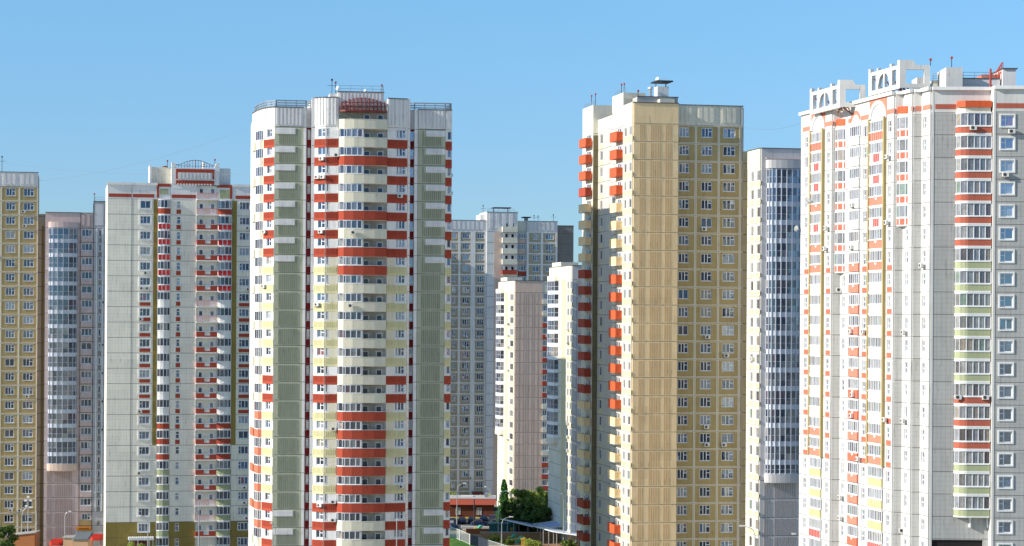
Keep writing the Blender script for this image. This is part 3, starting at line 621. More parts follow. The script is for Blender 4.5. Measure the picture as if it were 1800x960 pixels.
        if k >= -1:
            hi = zr(k)-.32   # underside of the slab above
            if k == -1: hi = zr(-1)-.55
            if k >= 0:
                gp = [(0.03, .3), (.2, .72), (.8, 1.28), (L*.155, 1.42), (L*.26, 1.52), (L*.38, 1.57), (L*.49, 1.57), (L*.49, .1)]
                g, pn = bayglass(b, '', M, gp, ztp+.05, hi, glass='loggia_glass', mull=.12, rail=.10); m.join(g)
                subs.append(('pane', pn)); m.box(M, L*.47, L*.505, ztp+.05, hi, .0, 1.6, 'white_pvc')
            for x in (L*.52, L*.80): dw = MB(); dw.box(M, x, x+.95, ztp-1.0, ztp+.85, .0, .06, 'white_pvc'); dw.box(M, x+.12, x+.83, ztp-.6, ztp+.76, .06, .08, 'door_glass'); subs.append(('balcony_door', dw))
        b.part('balcony', m, subs)
    # maroon awning of arched slats over the top balcony
    aw = b.mb('slatted_awning'); za, zb = F.z(635, 198.5), F.z(635, 174.5); A0, A1 = 0.15, L-.1
    aw.prism(M, [(A0, 0), (A0, .9), (.9, 1.6), (L*.5, 1.8), (L-.7, 1.6), (A1, .9), (A1, 0)], za-.12, za+.15, 'maroon_metal')
    for i in range(12):
        t = (i+.5)/12; x = A0+(A1-A0)*t; h = (zb-za)*(.45+.55*sin(pi*(.08+.84*t))); dd = 1.05+.65*sin(pi*t)
        pts = [(dd*1.0, 0), (dd*.98, .35*h), (dd*.82, .72*h), (dd*.45, .95*h), (0.02, h)]
        for (d0, h0), (d1, h1) in zip(pts, pts[1:]): aw.quad([M.w(x-.1, d0, za+.1+h0), M.w(x+.1, d0, za+.1+h0), M.w(x+.1, d1, za+.1+h1), M.w(x-.1, d1, za+.1+h1)], 'maroon_metal'); aw.quad([M.w(x-.1, d0, za+.1+h0), M.w(x-.1, d1, za+.1+h1), M.w(x-.1, d1-.25, za+.1+h1-.12), M.w(x-.1, d0-.25, za+.1+h0)], 'red_metal'); aw.quad([M.w(x+.1, d0, za+.1+h0), M.w(x+.1, d1, za+.1+h1), M.w(x+.1, d1-.25, za+.1+h1-.12), M.w(x+.1, d0-.25, za+.1+h0)], 'maroon_metal')
    for hh in (.35, .62): aw.tube(M.w(.5, 1.2, za+(zb-za)*hh), M.w(L-.5, 1.2, za+(zb-za)*hh), .06, 'maroon_metal', 5)
    # centre rooftop house
    H = b.mb('rooftop_house'); zc = F.z(635, 163.5); G = F.sub(F.s(594, 190, 1.9), F.s(675, 190, 1.9), 1.88)
    H.box(G, 0, G.L, roofC-6, zc, -7, 0, 'grey_white'); ribs(H, G, .2, G.L-.2, zr(0)+3.4, zc-.25, .55, 'grey_white', d=0, h=.14); H.box(G, -.05, G.L+.05, zc-.08, zc+.04, -7, .16, 'seam')
    H.box(G, -1.2, -.0, roofC-1, F.z(596, 166), -7, -.6, 'bright_white')
    railing(b.mb('roof_railing'), G, [(.3, -.4), (G.L-.1, -.4), (G.L-.1, -5)], zc, .95, 'metal_grey', 1.6, 2, .035)
    # slanted slat fences on the wing roofs
    zf0 = roofW+.05
    def slats(pts):
        for (p, r) in zip(pts, pts[1:]):
            G = facet(p, r); sf = MB()
            for j in range(3): z0 = zf0+.12+.36*j; sf.box(G, 0, G.L, z0, z0+.19, -.12+.02*j, -.05+.02*j, 'metal_grey')
            n = max(1, int(G.L/1.5))
            for i in range(n+1): sf.box(G, G.L*i/n-.04, G.L*i/n+.04, zf0-.1, zf0+1.05, -.2, -.12, 'dark_metal')
            b.part('slat_screen', sf)
    slats([Lw[3], Lw[2], Lw[1], Lw[0], (s(537), 0), (s(546), -.6)]); slats([(s(717), -.6), (s(727), -.2), (F.L, 0), Rw[0], Rw[1]])
    antenna(b, F, F.s(585.5, 170), -3, roofC, 3.0, 1); antenna(b, F, F.s(592, 170), -3, roofC, 2.6); antenna(b, F, F.s(674, 170), -3, zc-.2, 1.6)
    dish(b, F, F.s(596, 150), zc+.7, -1, .35); dish(b, F, F.s(644, 160), zc+.3, -.3, .25)
    for k, p, D in ((1, 564, c6), (2, 556, c6), (2, 566, c6), (5, 563, c6), (9, 557, c6), (20, 564, c6), (3, 702, c9b), (19, 707, c9b), (1, 590, c7), (16, 588, c7), (20, 588, c7), (21, 588, c7), (5, 464, g2), (8, 463, g2)):
        ac(b, D, D.s(p, 520, .5), zr(k+1)+.45 if D is not c7 else zr(k+1)+1.0, T+.06)
    for k, t in ((5, .3), (9, .25)): ac(b, M, L*t, zr(k+1)+.3, 1.62)
    for k in (2, 3): dish(b, gr, gr.L, zr(k)-1.6, .5, .4)
    b.done()
bld_C()

# ================================================================== building D (cream, ribbed gable, orange balconies)
BALC_D = lambda k: ('orange_red' if (k <= 3 or 8 <= k <= 15 or k >= 22) else 'cream')
BALC_SHADED = lambda k: ('brick_red' if (k <= 3 or 8 <= k <= 15 or k >= 22) else 'cream')  # darker copy of the orange rows: shade put in as brick red
def side_balcony(b, F, sa, sb, zb, mat, out=1.05, h=1.4):
    """box balcony on a flank: F runs along the flank, far end first"""
    m = MB(); d0 = T
    m.box(F, sa, sb, zb, zb+.15, d0, d0+out, 'cream_white' if mat == 'cream' else mat)
    m.box(F, sa, sb, zb+.15, zb+h, d0+out-.12, d0+out, mat); m.box(F, sb-.12, sb, zb+.15, zb+h, d0, d0+out-.12, mat); m.box(F, sa, sa+.12, zb+.15, zb+h, d0, d0+out-.12, mat)
    m.box(F, sb, sb+.05, zb+.15, zb+.35, d0, d0+out, mat); m.box(F, sb, sb+.05, zb+h-.2, zb+h, d0, d0+out, mat); m.box(F, sb, sb+.05, zb+.35, zb+h-.2, d0, d0+.15, mat); m.box(F, sb, sb+.05, zb+.35, zb+h-.2, d0+out-.15, d0+out, mat)
    m.box(F, sa-.04, sb+.06, zb+h, zb+h+.05, d0+out-.16, d0+out+.04, mat)
    dr = MB(); x = (sa+sb)/2
    dr.box(F, x-.9, x+.1, zb+.2, zb+2.2, d0, d0+.05, 'white_pvc'); dr.box(F, x+.5, x+1.4, zb+.9, zb+2.1, d0, d0+.05, 'white_pvc'); dr.box(F, x+.6, x+1.3, zb+1.0, zb+2.0, d0+.05, d0+.06, 'glass'); dr.box(F, x-.75, x-.05, zb+1.1, zb+2.1, d0+.05, d0+.06, 'glass')
    b.part('balcony', m, [('door', dr)])
def bld_D():
    th = 11; a = P(1112, 350.5); F = Face(a, heading(a, th, 1190)); zt = F.z(1150, 217.2); zr = zrf(zt); nk = int(zt/2.8); roof = F.z(1150, 180.5)
    b = Thing('apartment_tower', (*F.a, 0), 'cream and olive tower with ribbed blank strip and orange box balconies down its flank', 'building', BLDG)
    G0 = F.w(F.L, -2.0, 0)[:2]; G = Face(G0, heading(G0, th, 1303)); s = lambda px: F.s(px, 520, T); g = lambda px: G.s(px, 520, T)
    SB = heading(a, 90+th, 1077); S = Face(SB, a); e = lambda px: S.s(px, 520, T)     # left flank, far end first
    wl_ = b.mb('wall'); zz = [zr(k) for k in range(nk+1)]
    wl_.prism(F, [(0, 0), (F.L, 0), (F.L, -2), (F.L+G.L, -2), (F.L+G.L, -13), (0, -S.L)], 0, roof-.25, 'cream_white', 'roofing')
    cl = b.mb('cladding')
    skin(wl_, F, 0, F.L, 0, zt, 'cream'); skin(wl_, F, 0, F.L, zt, roof, 'cream', T+.04); seams(cl, F, 0, F.L, zz); cl.box(F, -.1, F.L+.1, roof-.1, roof+.02, 0, T+.14, 'seam')
    for k in range(nk+1):
        z1, z0 = zr(k)-.2, zr(k+1)+.22
        for p, q in ((1123, 1134), (1142, 1162.5), (1168, 1181)): ribs(cl, F, s(p), s(q), z0, z1, .31, 'cream_rib', h=.022, duty=.45)
    # window front
    for p, q in ((1192, 1210), (1231.5, 1250.5), (1269.5, 1291)): wincol(b, G, p, q, 0, nk, zr, .33, 1.80, L3)
    skin(wl_, G, 0, G.L, 0, zt, 'olive'); skin(wl_, G, 0, G.L, zt, roof, 'cream_white', T+.04)
    for p in (1189.3, 1221.5, 1262, 1299.5): cl.box(G, g(p)-.17, min(g(p)+.17, G.L), 0, zt, T, T+.04, 'cream_strip'); cl.box(G, g(p)-.02, g(p)+.025, 0, roof, T+.04, T+.046, 'seam')
    for z in zz: cl.box(G, 0, G.L, z-.14, z+.14, T, T+.05, 'cream_strip'); cl.box(G, 0, G.L, z-.03, z+.025, T+.05, T+.056, 'seam')
    for p, q in ((1191, 1220), (1223, 1260), (1264, 1299)):
        A_, B_ = g(p)+.3, g(q)-.3
        for j in range(3): w_ = (B_-A_)/3; x = A_+w_*j; cl.box(G, x, x+w_*.6, zt+.5, roof-.4, T+.04, T+.12, 'cream_white')
    cl.box(G, 0, G.L+.1, roof-.1, roof+.02, 0, T+.14, 'seam')
    # left flank: two window columns, then the balcony column
    for p, q in ((1095.5, 1100), (1104, 1109)): wincol(b, S, p, q, 0, nk, zr, .35, 1.8, [(1, [])], glass='pale_glass')
    e1 = e(1093.5)
    skin(wl_, S, e1, S.L, 0, zt, 'cream_white'); skin(wl_, S, e1, S.L, zt, roof, 'cream_white', T+.02)
    for k in range(nk):
        for p, q in ((1094.5, 1101.5), (1103, 1110.5)):
            A_, B_ = e(p), e(q); cl.box(S, A_, B_, zr(k+1)+.2, zr(k)-1.9, T, T+.04, 'pale_yellow')
        side_balcony(b, S, e(1093.5)-4.6, e(1093.5)-.05, zr(k)-2.25+.0, BALC_D(k)) if k < nk-1 else None
    side_balcony
    seams(cl, S, 0, S.L, zz)
    wl_.box(S, 0, e1, 0, F.z(1085, 166)-.0, -4, T-.03, 'cream_white')
    H = b.mb('rooftop_house'); z1 = roof+1.7; H.box(S, -.2, e1, roof-.5, z1+.35, -3.4, T, 'cream_white'); H.box(F, s(1127), s(1188)+1, roof-.3, roof+1.15, -9, -3, 'concrete'); H.box(F, s(1127), s(1188)+1.1, roof+1.15, roof+1.28, -9, -2.9, 'seam')
    H.box(F, s(1163), s(1189), roof-.3, roof+.75, -3, -1.5, 'cream_white')
    H.box(F, s(1167), s(1187), roof+1.25, roof+3.0, -6.5, -4.5, 'bright_white'); H.box(F, s(1163), s(1193), roof+3.7, roof+3.9, -7.4, -3.8, 'dark_metal')
    for x in (s(1168), s(1186)): H.box(F, x-.08, x+.08, roof+3.0, roof+3.7, -6, -5.8, 'metal_grey')
    vt = b.mb('vent_stack'); vt.tube(F.w(s(1153), -4, roof+1.2), F.w(s(1153), -4, roof+2.5), .22, 'metal_grey', 8); vt.tube(F.w(s(1153), -4, roof+2.5), F.w(s(1153), -4, roof+2.8), .38, 'ac_white', 8)
    railing(b.mb('roof_railing'), S, [(0, -.3), (e1-.2, -.3)], z1+.35, .8, bars=2); antenna(b, S, 1.8, -.8, z1, 2.0); antenna(b, S, 3.6, -.8, z1, 1.9)
    antenna(b, F, s(1123)+.5, -3, roof+1, .9); dish(b, F, s(1170), roof+4.1, -5, .35)
    for k, p in ((5, 1231), (11, 1238), (16, 1237), (17, 1238), (17, 1268)): ac(b, G, g(p)+.5, zr(k+1)+.38)
    # recessed wall between this tower and the bowed one
    J = b.mb('joint_wall'); Jf = G.sub(G.L, G.L+2.2, -2.5); zj = G.z(1310, 264); J.prism(Jf, [(0, 0), (3, 0), (3, -8), (0, -8)], 0, zj, 'pale_yellow')
    seams(J, Jf, 0, 3, [z for z in zz if z < zj], d=0.02, h=.08)
    dp = b.mb('drainpipe'); dp.tube(G.w(G.L+.12, .1, 0), G.w(G.L+.12, .1, roof-.3), .07, 'concrete', 6)
    b.done(); return roof
roofD = bld_D()

def bld_Dback():
    th = 11; a = P(1092, 371); zt = None
    SB = heading(a, 90+th, 1052); S = Face(SB, a); S2a = (SB[0]-cos(R(th))*1.05, SB[1]-sin(R(th))*1.05); S2b = heading(S2a, 90+th, 1023); S2 = Face(S2b, S2a)
    F = Face(a, (a[0]+cos(R(th))*14, a[1]+sin(R(th))*14)); zt = S.z(1063, 232); zr = zrf(zt); nk = int(zt/2.8); roof = S.z(1063, 208)
    b = Thing('apartment_tower', (*S.a, 0), 'shaded tower with shade-darkened red and beige box balconies behind the cream and olive tower', 'building', BLDG)
    wl_ = b.mb('wall'); pts = [S2b, S2a, SB, a, F.b, (F.b[0]-sin(R(th))*20, F.b[1]+cos(R(th))*20)]
    wl_.prism(GF, [(p[0], -p[1]) for p in pts], 0, roof-.2, 'cream_white', 'roofing')
    cl = b.mb('cladding'); zz = [zr(k) for k in range(nk+1)]; e = lambda px: S.s(px, 520, T)
    wincol(b, S, 1053.5, 1058, 0, nk, zr, .3, 1.9, [(1, [])], glass='pale_glass'); skin(wl_, S, 0, S.L, 0, zt, 'shade_cream'); skin(wl_, S, 0, S.L, zt, roof, 'cream_white', T+.02)  # wall cream darkened to carry shade; parapet keeps the lit cream
    for k in range(nk): cl.box(S, e(1052.8), e(1058.6), zr(k+1)+.1, zr(k+1)+.75, T, T+.03, 'pale_yellow')
    seams(cl, S, 0, S.L, zz); skin(wl_, S2, 0, S2.L, 0, zt+1.6, 'cream_white', .05)
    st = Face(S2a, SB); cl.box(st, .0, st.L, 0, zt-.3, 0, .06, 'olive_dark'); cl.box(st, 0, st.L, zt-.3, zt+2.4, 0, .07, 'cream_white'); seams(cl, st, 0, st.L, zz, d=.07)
    H = b.mb('rooftop_house'); zh = S2.z(1030, 190); H.box(S2, 0, S2.L, roof-3, zh, -4, .06, 'cream_white'); H.box(S, -4, S.L-4, roof-.3, roof+2.6, -8, -3.2, 'concrete')
    zq = S2.z(1025, 279); q = zrf(zq)
    for k in range(nk): side_balcony(b, S2, S2.L-5.4, S2.L-.3, zr(k)-2.25+.1, BALC_SHADED(k) if k > 2 else BALC_D(k), out=1.1)
    railing(b.mb('roof_railing'), S2, [(0, -.3), (S2.L-.2, -.3)], zh, .8, bars=2); antenna(b, S2, 3, -.8, zh, 1.9); antenna(b, S2, 6, -.8, zh, 1.9)
    b.done()
bld_Dback()

def bld_D3():
    th = 11; a = P(1337, 346); F = Face(a, heading(a, th, 1425)); zt = F.z(1370, 297.5); zr = zrf(zt); nk = int(zt/2.8); roof = F.z(1340, 260)
    SB = heading(a, 90+th, 1315); S = Face(SB, a); s = lambda px: F.s(px, 520, T); e = lambda px: S.s(px, 520, T)
    b = Thing('apartment_tower', (*F.a, 0), 'grey tower with tall bowed glazed bay between the cream tower and the bright white tower', 'building', BLDG)
    wl_ = b.mb('wall'); wl_.prism(F, [(0, 0), (F.L, 0), (F.L, -14), (0, -S.L)], 0, roof-.2, 'grey_lilac', 'roofing'); cl = b.mb('cladding'); zz = [zr(k)+.2 for k in range(nk+1)]
    for p, q in ((1318.5, 1324), (1329, 1335)): wincol(b, S, p, q, 0, nk, zr, .15, 1.75, [(1, [])], glass='pale_glass')
    skin(wl_, S, 0, S.L, 0, zt+.2, 'cream_white'); skin(wl_, S, 0, S.L, zt+.2, roof, 'cream_white', T+.03); seams(cl, S, 0, S.L, zz)
    for k in range(nk):
        for p, q in ((1317.6, 1324.8), (1328, 1336)): cl.box(S, e(p), e(q), zr(k+1)+.4, zr(k+1)+1.0, T, T+.04, 'pale_yellow')
    ribs(cl, S, .5, S.L-.5, zt+.7, roof-.4, 1.2, 'cream_white', h=.1)
    skin(wl_, F, 0, F.L, 0, roof, 'grey_lilac'); seams(cl, F, 0, F.L, zz[17:]); cl.box(F, -.1, F.L, roof-.1, roof+.02, T, T+.12, 'seam'); cl.box(S, -.1, S.L+.1, roof-.1, roof+.02, T, T+.12, 'seam')
    b0, b1 = s(1347), s(1408); prof = bulge(b0, b1, T, 1.5, 10, .5); zl, zb = F.z(1370, 832.5), F.z(1370, 847.5)
    hd = b.mb('bay_head'); band(F, bulge(b0-.2, b1+.2, T, 1.65, 10, .5), zt+.05, zt+1.35, 'grey_lilac', 0, mb=hd); hd.box(F, b0-.2, b1, zt+1.5, zt+1.7, T, T+.3, 'lilac')
    band(F, bulge(b0-.2, b1+.2, T, 1.65, 12, .5), zb, zl, 'grey_lilac', 0, mb=b.mb('bay_base'))
    for k in range(17):
        z1 = zr(k)-.03; z0 = max(zr(k+1)+.52, zl+.05); m, pn = bayglass(b, '', F, prof, z0, z1, trans=(.45,), mull=.06)
        band(F, prof, max(zr(k+1)-.03, zl), z0, 'bay_frame', 0, mb=m); b.part('loggia', m, [('pane', pn)])
    mm = b.mb('bay_posts')
    for x, d in prof: mm.box(F, x-.06, x+.06, zl, zt, d-.02, d+.10, 'bay_frame')
    for k in range(16, nk+1):
        z1, z0 = min(zr(k), zb-.25), zr(k+1)+.4
        if z1-z0 > .8: ribs(cl, F, s(1345), s(1357), z0, z1, .33, 'grey_rib'); ribs(cl, F, s(1363), s(1402), z0, z1, .33, 'grey_rib')
    ac(b, S, e(1326), zr(10)-1.2); ac(b, S, e(1326), zr(21)-1.2)
    b.done()
bld_D3()

# ================================================================== building E (bright white, right)
def bld_E():
    Zc = 284.0; c0 = P(1636, Zc); th = 102.2      # flank heading (going away)
    def L(p, px): return heading(p, th, px)
    def Fr(p, px): return heading(p, 180, px)
    p1 = L(c0, 1620); p2 = Fr(p1, 1604); p3 = L(p2, 1588); p4 = Fr(p3, 1572); p5 = L(p4, 1479); p6 = Fr(p5, 1463); p7 = L(p6, 1409)
    RA = Face(c0, heading(c0, 0, 1739.5)); RB = Face((RA.b[0], RA.b[1]-1.7), (RA.b[0]+7.5, RA.b[1]-1.7))
    zt = RA.z(1660, 197.8); zr = zrf(zt); nk = int(zt/2.8); roof = RA.z(1660, 153); zz = [zr(k) for k in range(nk+1)]
    b = Thing('apartment_tower', (*c0, 0), 'bright white tower with salmon arches under the cornice and concrete frames on its roof', 'building', BLDG)
    wl_ = b.mb('wall'); cl = b.mb('cladding')
    outline = [p7, p6, p5, p4, p3, p2, p1, c0, RA.b, RB.a, RB.b, (RB.b[0], RB.b[1]+20), (p7[0]+16, p7[1]+2)]
    wl_.prism(GF, [(p[0], -p[1]) for p in outline], 0, roof-.35, 'flank_panel', 'roofing')
    SA, SB_, SC_, SD = Face(p1, c0), Face(p3, p2), Face(p5, p4), Face(p7, p6); fA, fB, fC = Face(p2, p1), Face(p4, p3), Face(p6, p5)
    e = lambda f, px: f.s(px, 520, T)
    # ---- right facade
    wincol(b, RB, 1757.5, 1780.5, 0, nk, zr, .46, 1.84, L2, surround=(.17, .10), glass='stair_glass'); wincol(b, RA, 1641, 1729, 99, 99, zr, 0, 1, L1)
    ez = RA.z(1690, 949); RA.open.append((e(RA, 1640), e(RA, 1730), 0, ez))
    skin(wl_, RA, 0, RA.L, 0, zt, 'tile_grey'); skin(wl_, RB, 0, RB.L, 0, zt, 'tile_grey'); skin(wl_, RA, 0, RA.L, zt, roof, 'flank_panel', T+.02, opens=[]); skin(wl_, RB, 0, RB.L, zt, roof, 'flank_panel', T+.02, opens=[])
    b.mb('passage').box(RA, e(RA, 1640)+.02, e(RA, 1730)-.02, 0, ez-.02, -1, .02, 'dark_hole')
    side = Face(RA.b, RB.a); cl.box(side, -T, side.L, 0, roof, -.06, .04, 'flank_white')
    zo0, zo1 = zt+.42, zt+1.02
    cl.box(RA, e(RA, 1642), e(RA, 1678), zo0, zo1, T+.02, T+.05, 'band_brick'); cl.box(RB, .25, RB.L-.2, zo0, zo1, T+.02, T+.05, 'band_brick')
    for f in (RA, RB, SA, SB_, SC_, SD, fA, fB, fC):
        seams(cl, f, 0, f.L, zz); cl.box(f, -.0, f.L+T, roof-.42, roof, T+.02, T+.38, 'white_trim')
    for f in (RA, RB): cl.box(f, 0, .25, 0, roof-.4, T+.02, T+.04, 'flank_white')
    # bow of glazed loggias with coloured bands
    b0, b1 = e(RA, 1678.5), e(RA, 1738); prof = [(b0, T), (b0+.12, T+.55), (b0+.45, T+.95), (b0+1.0, T+1.2), (b0+1.35, T+1.27), (b1, T+1.27)]
    gp = [prof[1], prof[2], prof[4]]; q = (b1-prof[4][0])/4; gp = [(b0+.05, T+.3), (b0+.45, T+.93), (b0+1.25, T+1.2)]+[(prof[4][0]+q*i, T+1.22) for i in range(1, 5)]
    for k in range(18):
        mt = 'green_band' if (6 <= k <= 11 or k >= 15) else 'band_brick'
        m = MB(); zb, zp, zg = zr(k+1)-.02, zr(k)-1.75, zr(k)-.18
        pts = [(x, d) for x, d in prof]; m.prism(RA, [(b0, 0)]+pts+[(b1, 0)], zb+.16, zp-.12, mt)
        o = lambda t: [(b0-.05, 0)]+[(x-.03, d+t) for x, d in prof]+[(b1, 0)]
        m.prism(RA, o(.05), zb, zb+.16, 'white_trim'); m.prism(RA, o(.07), zp-.12, zp, 'white_trim'); m.prism(RA, o(.05), zg, zg+.14, 'white_trim')
        g, pn = bayglass(b, '', RA, gp, zp, zg, glass='pale_glass', mull=.08, rail=.07); m.join(g); b.part('loggia', m, [('pane', pn)])
    zb = zr(18)-.02
    for x in (b0+1.9, b1-.15): br = MB(); br.elev(RA.sub(0, 1), [(0, 0)]*0 or [(x, zb), (x+.18, zb), (x+.18, zb-1.3), (x, zb-1.3)], T, T+.5, 'white_trim'); b.part('bay_bracket', br)
    aw = MB(); za, zc = RA.z(1700, 190), RA.z(1700, 179); aw.prism(RA, [(b0+.1, T), (b0+.1, T+.8), (b0+.9, T+1.4), (b1-.05, T+1.4), (b1-.05, T)], za, zc, 'orange_red'); aw.prism(RA, [(b0+.2, T), (b0+.2, T+.6), (b0+1, T+1.1), (b1-.1, T+1.1), (b1-.1, T)], za-.75, za-.01, 'cream_white'); b.part('awning', aw)
    # ---- flank
    wincol(b, SA, 1621.5, 1628.5, 0, nk, zr, .45, 1.9, [(1, [.5]), (1, [])], surround=(.14, .06), glass='pale_glass')
    wincol(b, SB_, 1591.5, 1597.8, 5, nk, zr, .45, 1.9, [(1, [.5]), (1, [])], surround=(.14, .06), glass='pale_glass')
    for px0, px1, f in ((1560.2, 1567, SC_), (1516.5, 1523.8, SC_), (1452.8, 1458.8, SD), (1414.5, 1420.3, SD)):
        wincol(b, f, px0, px1, 0, nk, zr, .45, 1.9, [(1, [.5]), (1, [])], surround=(.14, .06), glass='pale_glass')
        for k in range(6, 16): cl.box(f, e(f, px0)-.15, e(f, px1)+.1, zr(k+1)+.08, zr(k+1)+.68, T, T+.05, 'coral')
    wincol(b, SC_, 1481, 1486.6, 7, nk, zr, .45, 1.9, [(1, [.5]), (1, [])], surround=(.14, .06), glass='pale_glass')
    for f, m1 in ((SA, 'flank_white'), (SB_, 'flank_white'), (SC_, 'flank_white'), (SD, 'flank_white'), (fA, 'flank_tile'), (fB, 'flank_tile'), (fC, 'flank_tile')):
        skin(wl_, f, 0, f.L, 0, zt, m1); skin(wl_, f, 0, f.L, zt, roof, 'flank_panel', T+.02, opens=[])
    for f, ivs in ((SA, ((1621, 1634),)), (fA, ((1607, 1619),)), (SB_, ((1600, 1603),)), (SC_, ((1556, 1571), (1512, 1529), (1490, 1495))), (SD, ((1448, 1462.5), (1410, 1422)))):
        for u_, v_ in ivs: cl.box(f, e(f, u_), e(f, v_), zo0, zo1, T+.02, T+.06, 'salmon')
    def archband(px0, px1, f):
        x0, x1 = e(f, px0), e(f, px1); w_ = x1-x0; xm = (x0+x1)/2
        for k in range(nk):     # glazed loggias of the arch bay
            m = MB(); zb, zp, zg = zr(k+1), zr(k)-1.52, zr(k)-.14
            mt = 'yellow_band' if k in (16, 17, 18) else 'salmon' if k in (3, 5, 6, 14, 15) else 'flank_white' if k == 19 else 'flank_white'
            m.box(f, x0, x1, zb+.12, zp-.1, T-.1, T+.28, mt); m.box(f, x0-.02, x1+.02, zp-.1, zp, T-.1, T+.38, 'white_trim'); m.box(f, x0, x1, zb, zb+.12, T-.1, T+.34, 'white_trim'); m.box(f, x0, x1, zg, zr(k), T-.1, T+.3, 'white_trim')
            rng = (0, 1) if k in (0, 19) else (.28, .72) if k in (1, 2, 4) else None
            if rng:
                n = 7 if rng[0] == 0 else 3; a_, c_ = x0+w_*rng[0], x0+w_*rng[1]; q = (c_-a_)/n
                for i in range(n): m.box(f, a_+q*(i+.12), a_+q*(i+.88), zb+.16, zp-.14, T+.28, T+.31, 'coral_red' if k else 'coral')
            if k in (3, 5, 6, 14, 15):   # white half ring
                for i in range(6):
                    t0, t1 = pi+pi*i/6, pi+pi*(i+1)/6; r0, r1 = .22, .36; zc_ = zp-.12
                    m.elev(f, [(xm+r0*cos(t0), zc_+r0*sin(t0)), (xm+r1*cos(t0), zc_+r1*sin(t0)), (xm+r1*cos(t1), zc_+r1*sin(t1)), (xm+r0*cos(t1), zc_+r0*sin(t1))], T+.28, T+.32, 'white_trim')
            if k == 16 or k == 17 or k == 18: ribs(m, f, x0+.1, x1-.1, zb+.15, zp-.15, .5, 'yellow_band', d=T+.28, h=.05, duty=.75)
            g, pn = bayglass(b, '', f, [(x0+w_*i/8, T+.2) for i in range(9)], zp, zg, glass='pale_glass', mull=.10, rail=.08); m.join(g); b.part('loggia', m, [('pane', pn)])
        for x in (x0-.48, x1+.02): pl = MB(); pl.box(f, x, x+.46, zr(16), zt+.25, T, T+.40, 'gold_ochre'); b.part('pilaster', pl)
        # the arch above
        ar = MB(); zs, ra = zt+.05, w_/2+.05; rb = ra+.55; N = 14; ztop = roof-.45
        hgt = (ztop-.25-zs)/rb; y = lambda r, t: zs+min(r*sin(t)*hgt*1.0, 99)
        ar.elev(f, [(xm+ra*cos(pi*i/N), y(ra, pi*i/N)) for i in range(N+1)], T, T+.06, 'blue_grey')
        for i in range(N):
            t0, t1 = pi*i/N, pi*(i+1)/N
            ar.elev(f, [(xm+ra*cos(t0), y(ra, t0)), (xm+rb*cos(t0), y(rb, t0)), (xm+rb*cos(t1), y(rb, t1)), (xm+ra*cos(t1), y(ra, t1))], T, T+.2, 'white_trim')
            # salmon field outside the arch
            zc_ = ztop; xa_, xb_ = xm+rb*cos(t0), xm+rb*cos(t1)
            ar.elev(f, [(xb_, y(rb, t1)), (xa_, y(rb, t0)), (xa_, zc_), (xb_, zc_)], T+.02, T+.07, 'salmon')
        for i in range(1, 8): x = xm-ra+2*ra*i/8; h_ = sqrt(max(0, ra*ra-(x-xm)**2))*hgt; ar.box(f, x-.04, x+.04, zs, zs+h_, T+.06, T+.12, 'white_trim')
        b.part('arch_head', ar)
    archband(1530.5, 1554.5, SC_); archband(1427.5, 1446.5, SD)
    # flat loggia column between windows
    x0, x1 = e(SC_, 1494), e(SC_, 1511)
    for k in range(nk):
        m = MB(); zb, zp, zg = zr(k+1), zr(k)-1.55, zr(k)-.16; mt = 'flank_white' if k <= 5 else ('coral' if k in (12, 13, 15, 19) else 'salmon')
        m.box(SC_, x0, x1, zb+.1, zp-.08, T-.1, T+.24, mt); m.box(SC_, x0-.03, x1+.03, zp-.08, zp, T-.1, T+.32, 'white_trim'); m.box(SC_, x0, x1, zg, zb+2.8-.02, T-.1, T+.24, 'white_trim')
        if k > 5:
            xm = (x0+x1)/2
            for i in range(6):
                t0, t1 = pi+pi*i/6, pi+pi*(i+1)/6; m.elev(SC_, [(xm+.2*cos(t0), zp-.1+.2*sin(t0)), (xm+.34*cos(t0), zp-.1+.34*sin(t0)), (xm+.34*cos(t1), zp-.1+.34*sin(t1)), (xm+.2*cos(t1), zp-.1+.2*sin(t1))], T+.24, T+.28, 'white_trim')
        g, pn = bayglass(b, '', SC_, [(x0+(x1-x0)*i/5, T+.16) for i in range(6)], zp, zg, glass='pale_glass', mull=.09, rail=.08); m.join(g); b.part('loggia', m, [('pane', pn)])
    # salmon eyebrow arch over it
    eb = MB(); xm = (x0+x1)/2; r0, r1 = 1.25, 1.85; zs = zo0+.2
    for i in range(10):
        t0, t1 = pi*i/10, pi*(i+1)/10; eb.elev(SC_, [(xm+r0*cos(t0), zs+r0*.62*sin(t0)), (xm+r1*cos(t0), zs+r1*.7*sin(t0)), (xm+r1*cos(t1), zs+r1*.7*sin(t1)), (xm+r0*cos(t1), zs+r0*.62*sin(t1))], T+.02, T+.06, 'salmon')
    b.part('arch_head', eb)
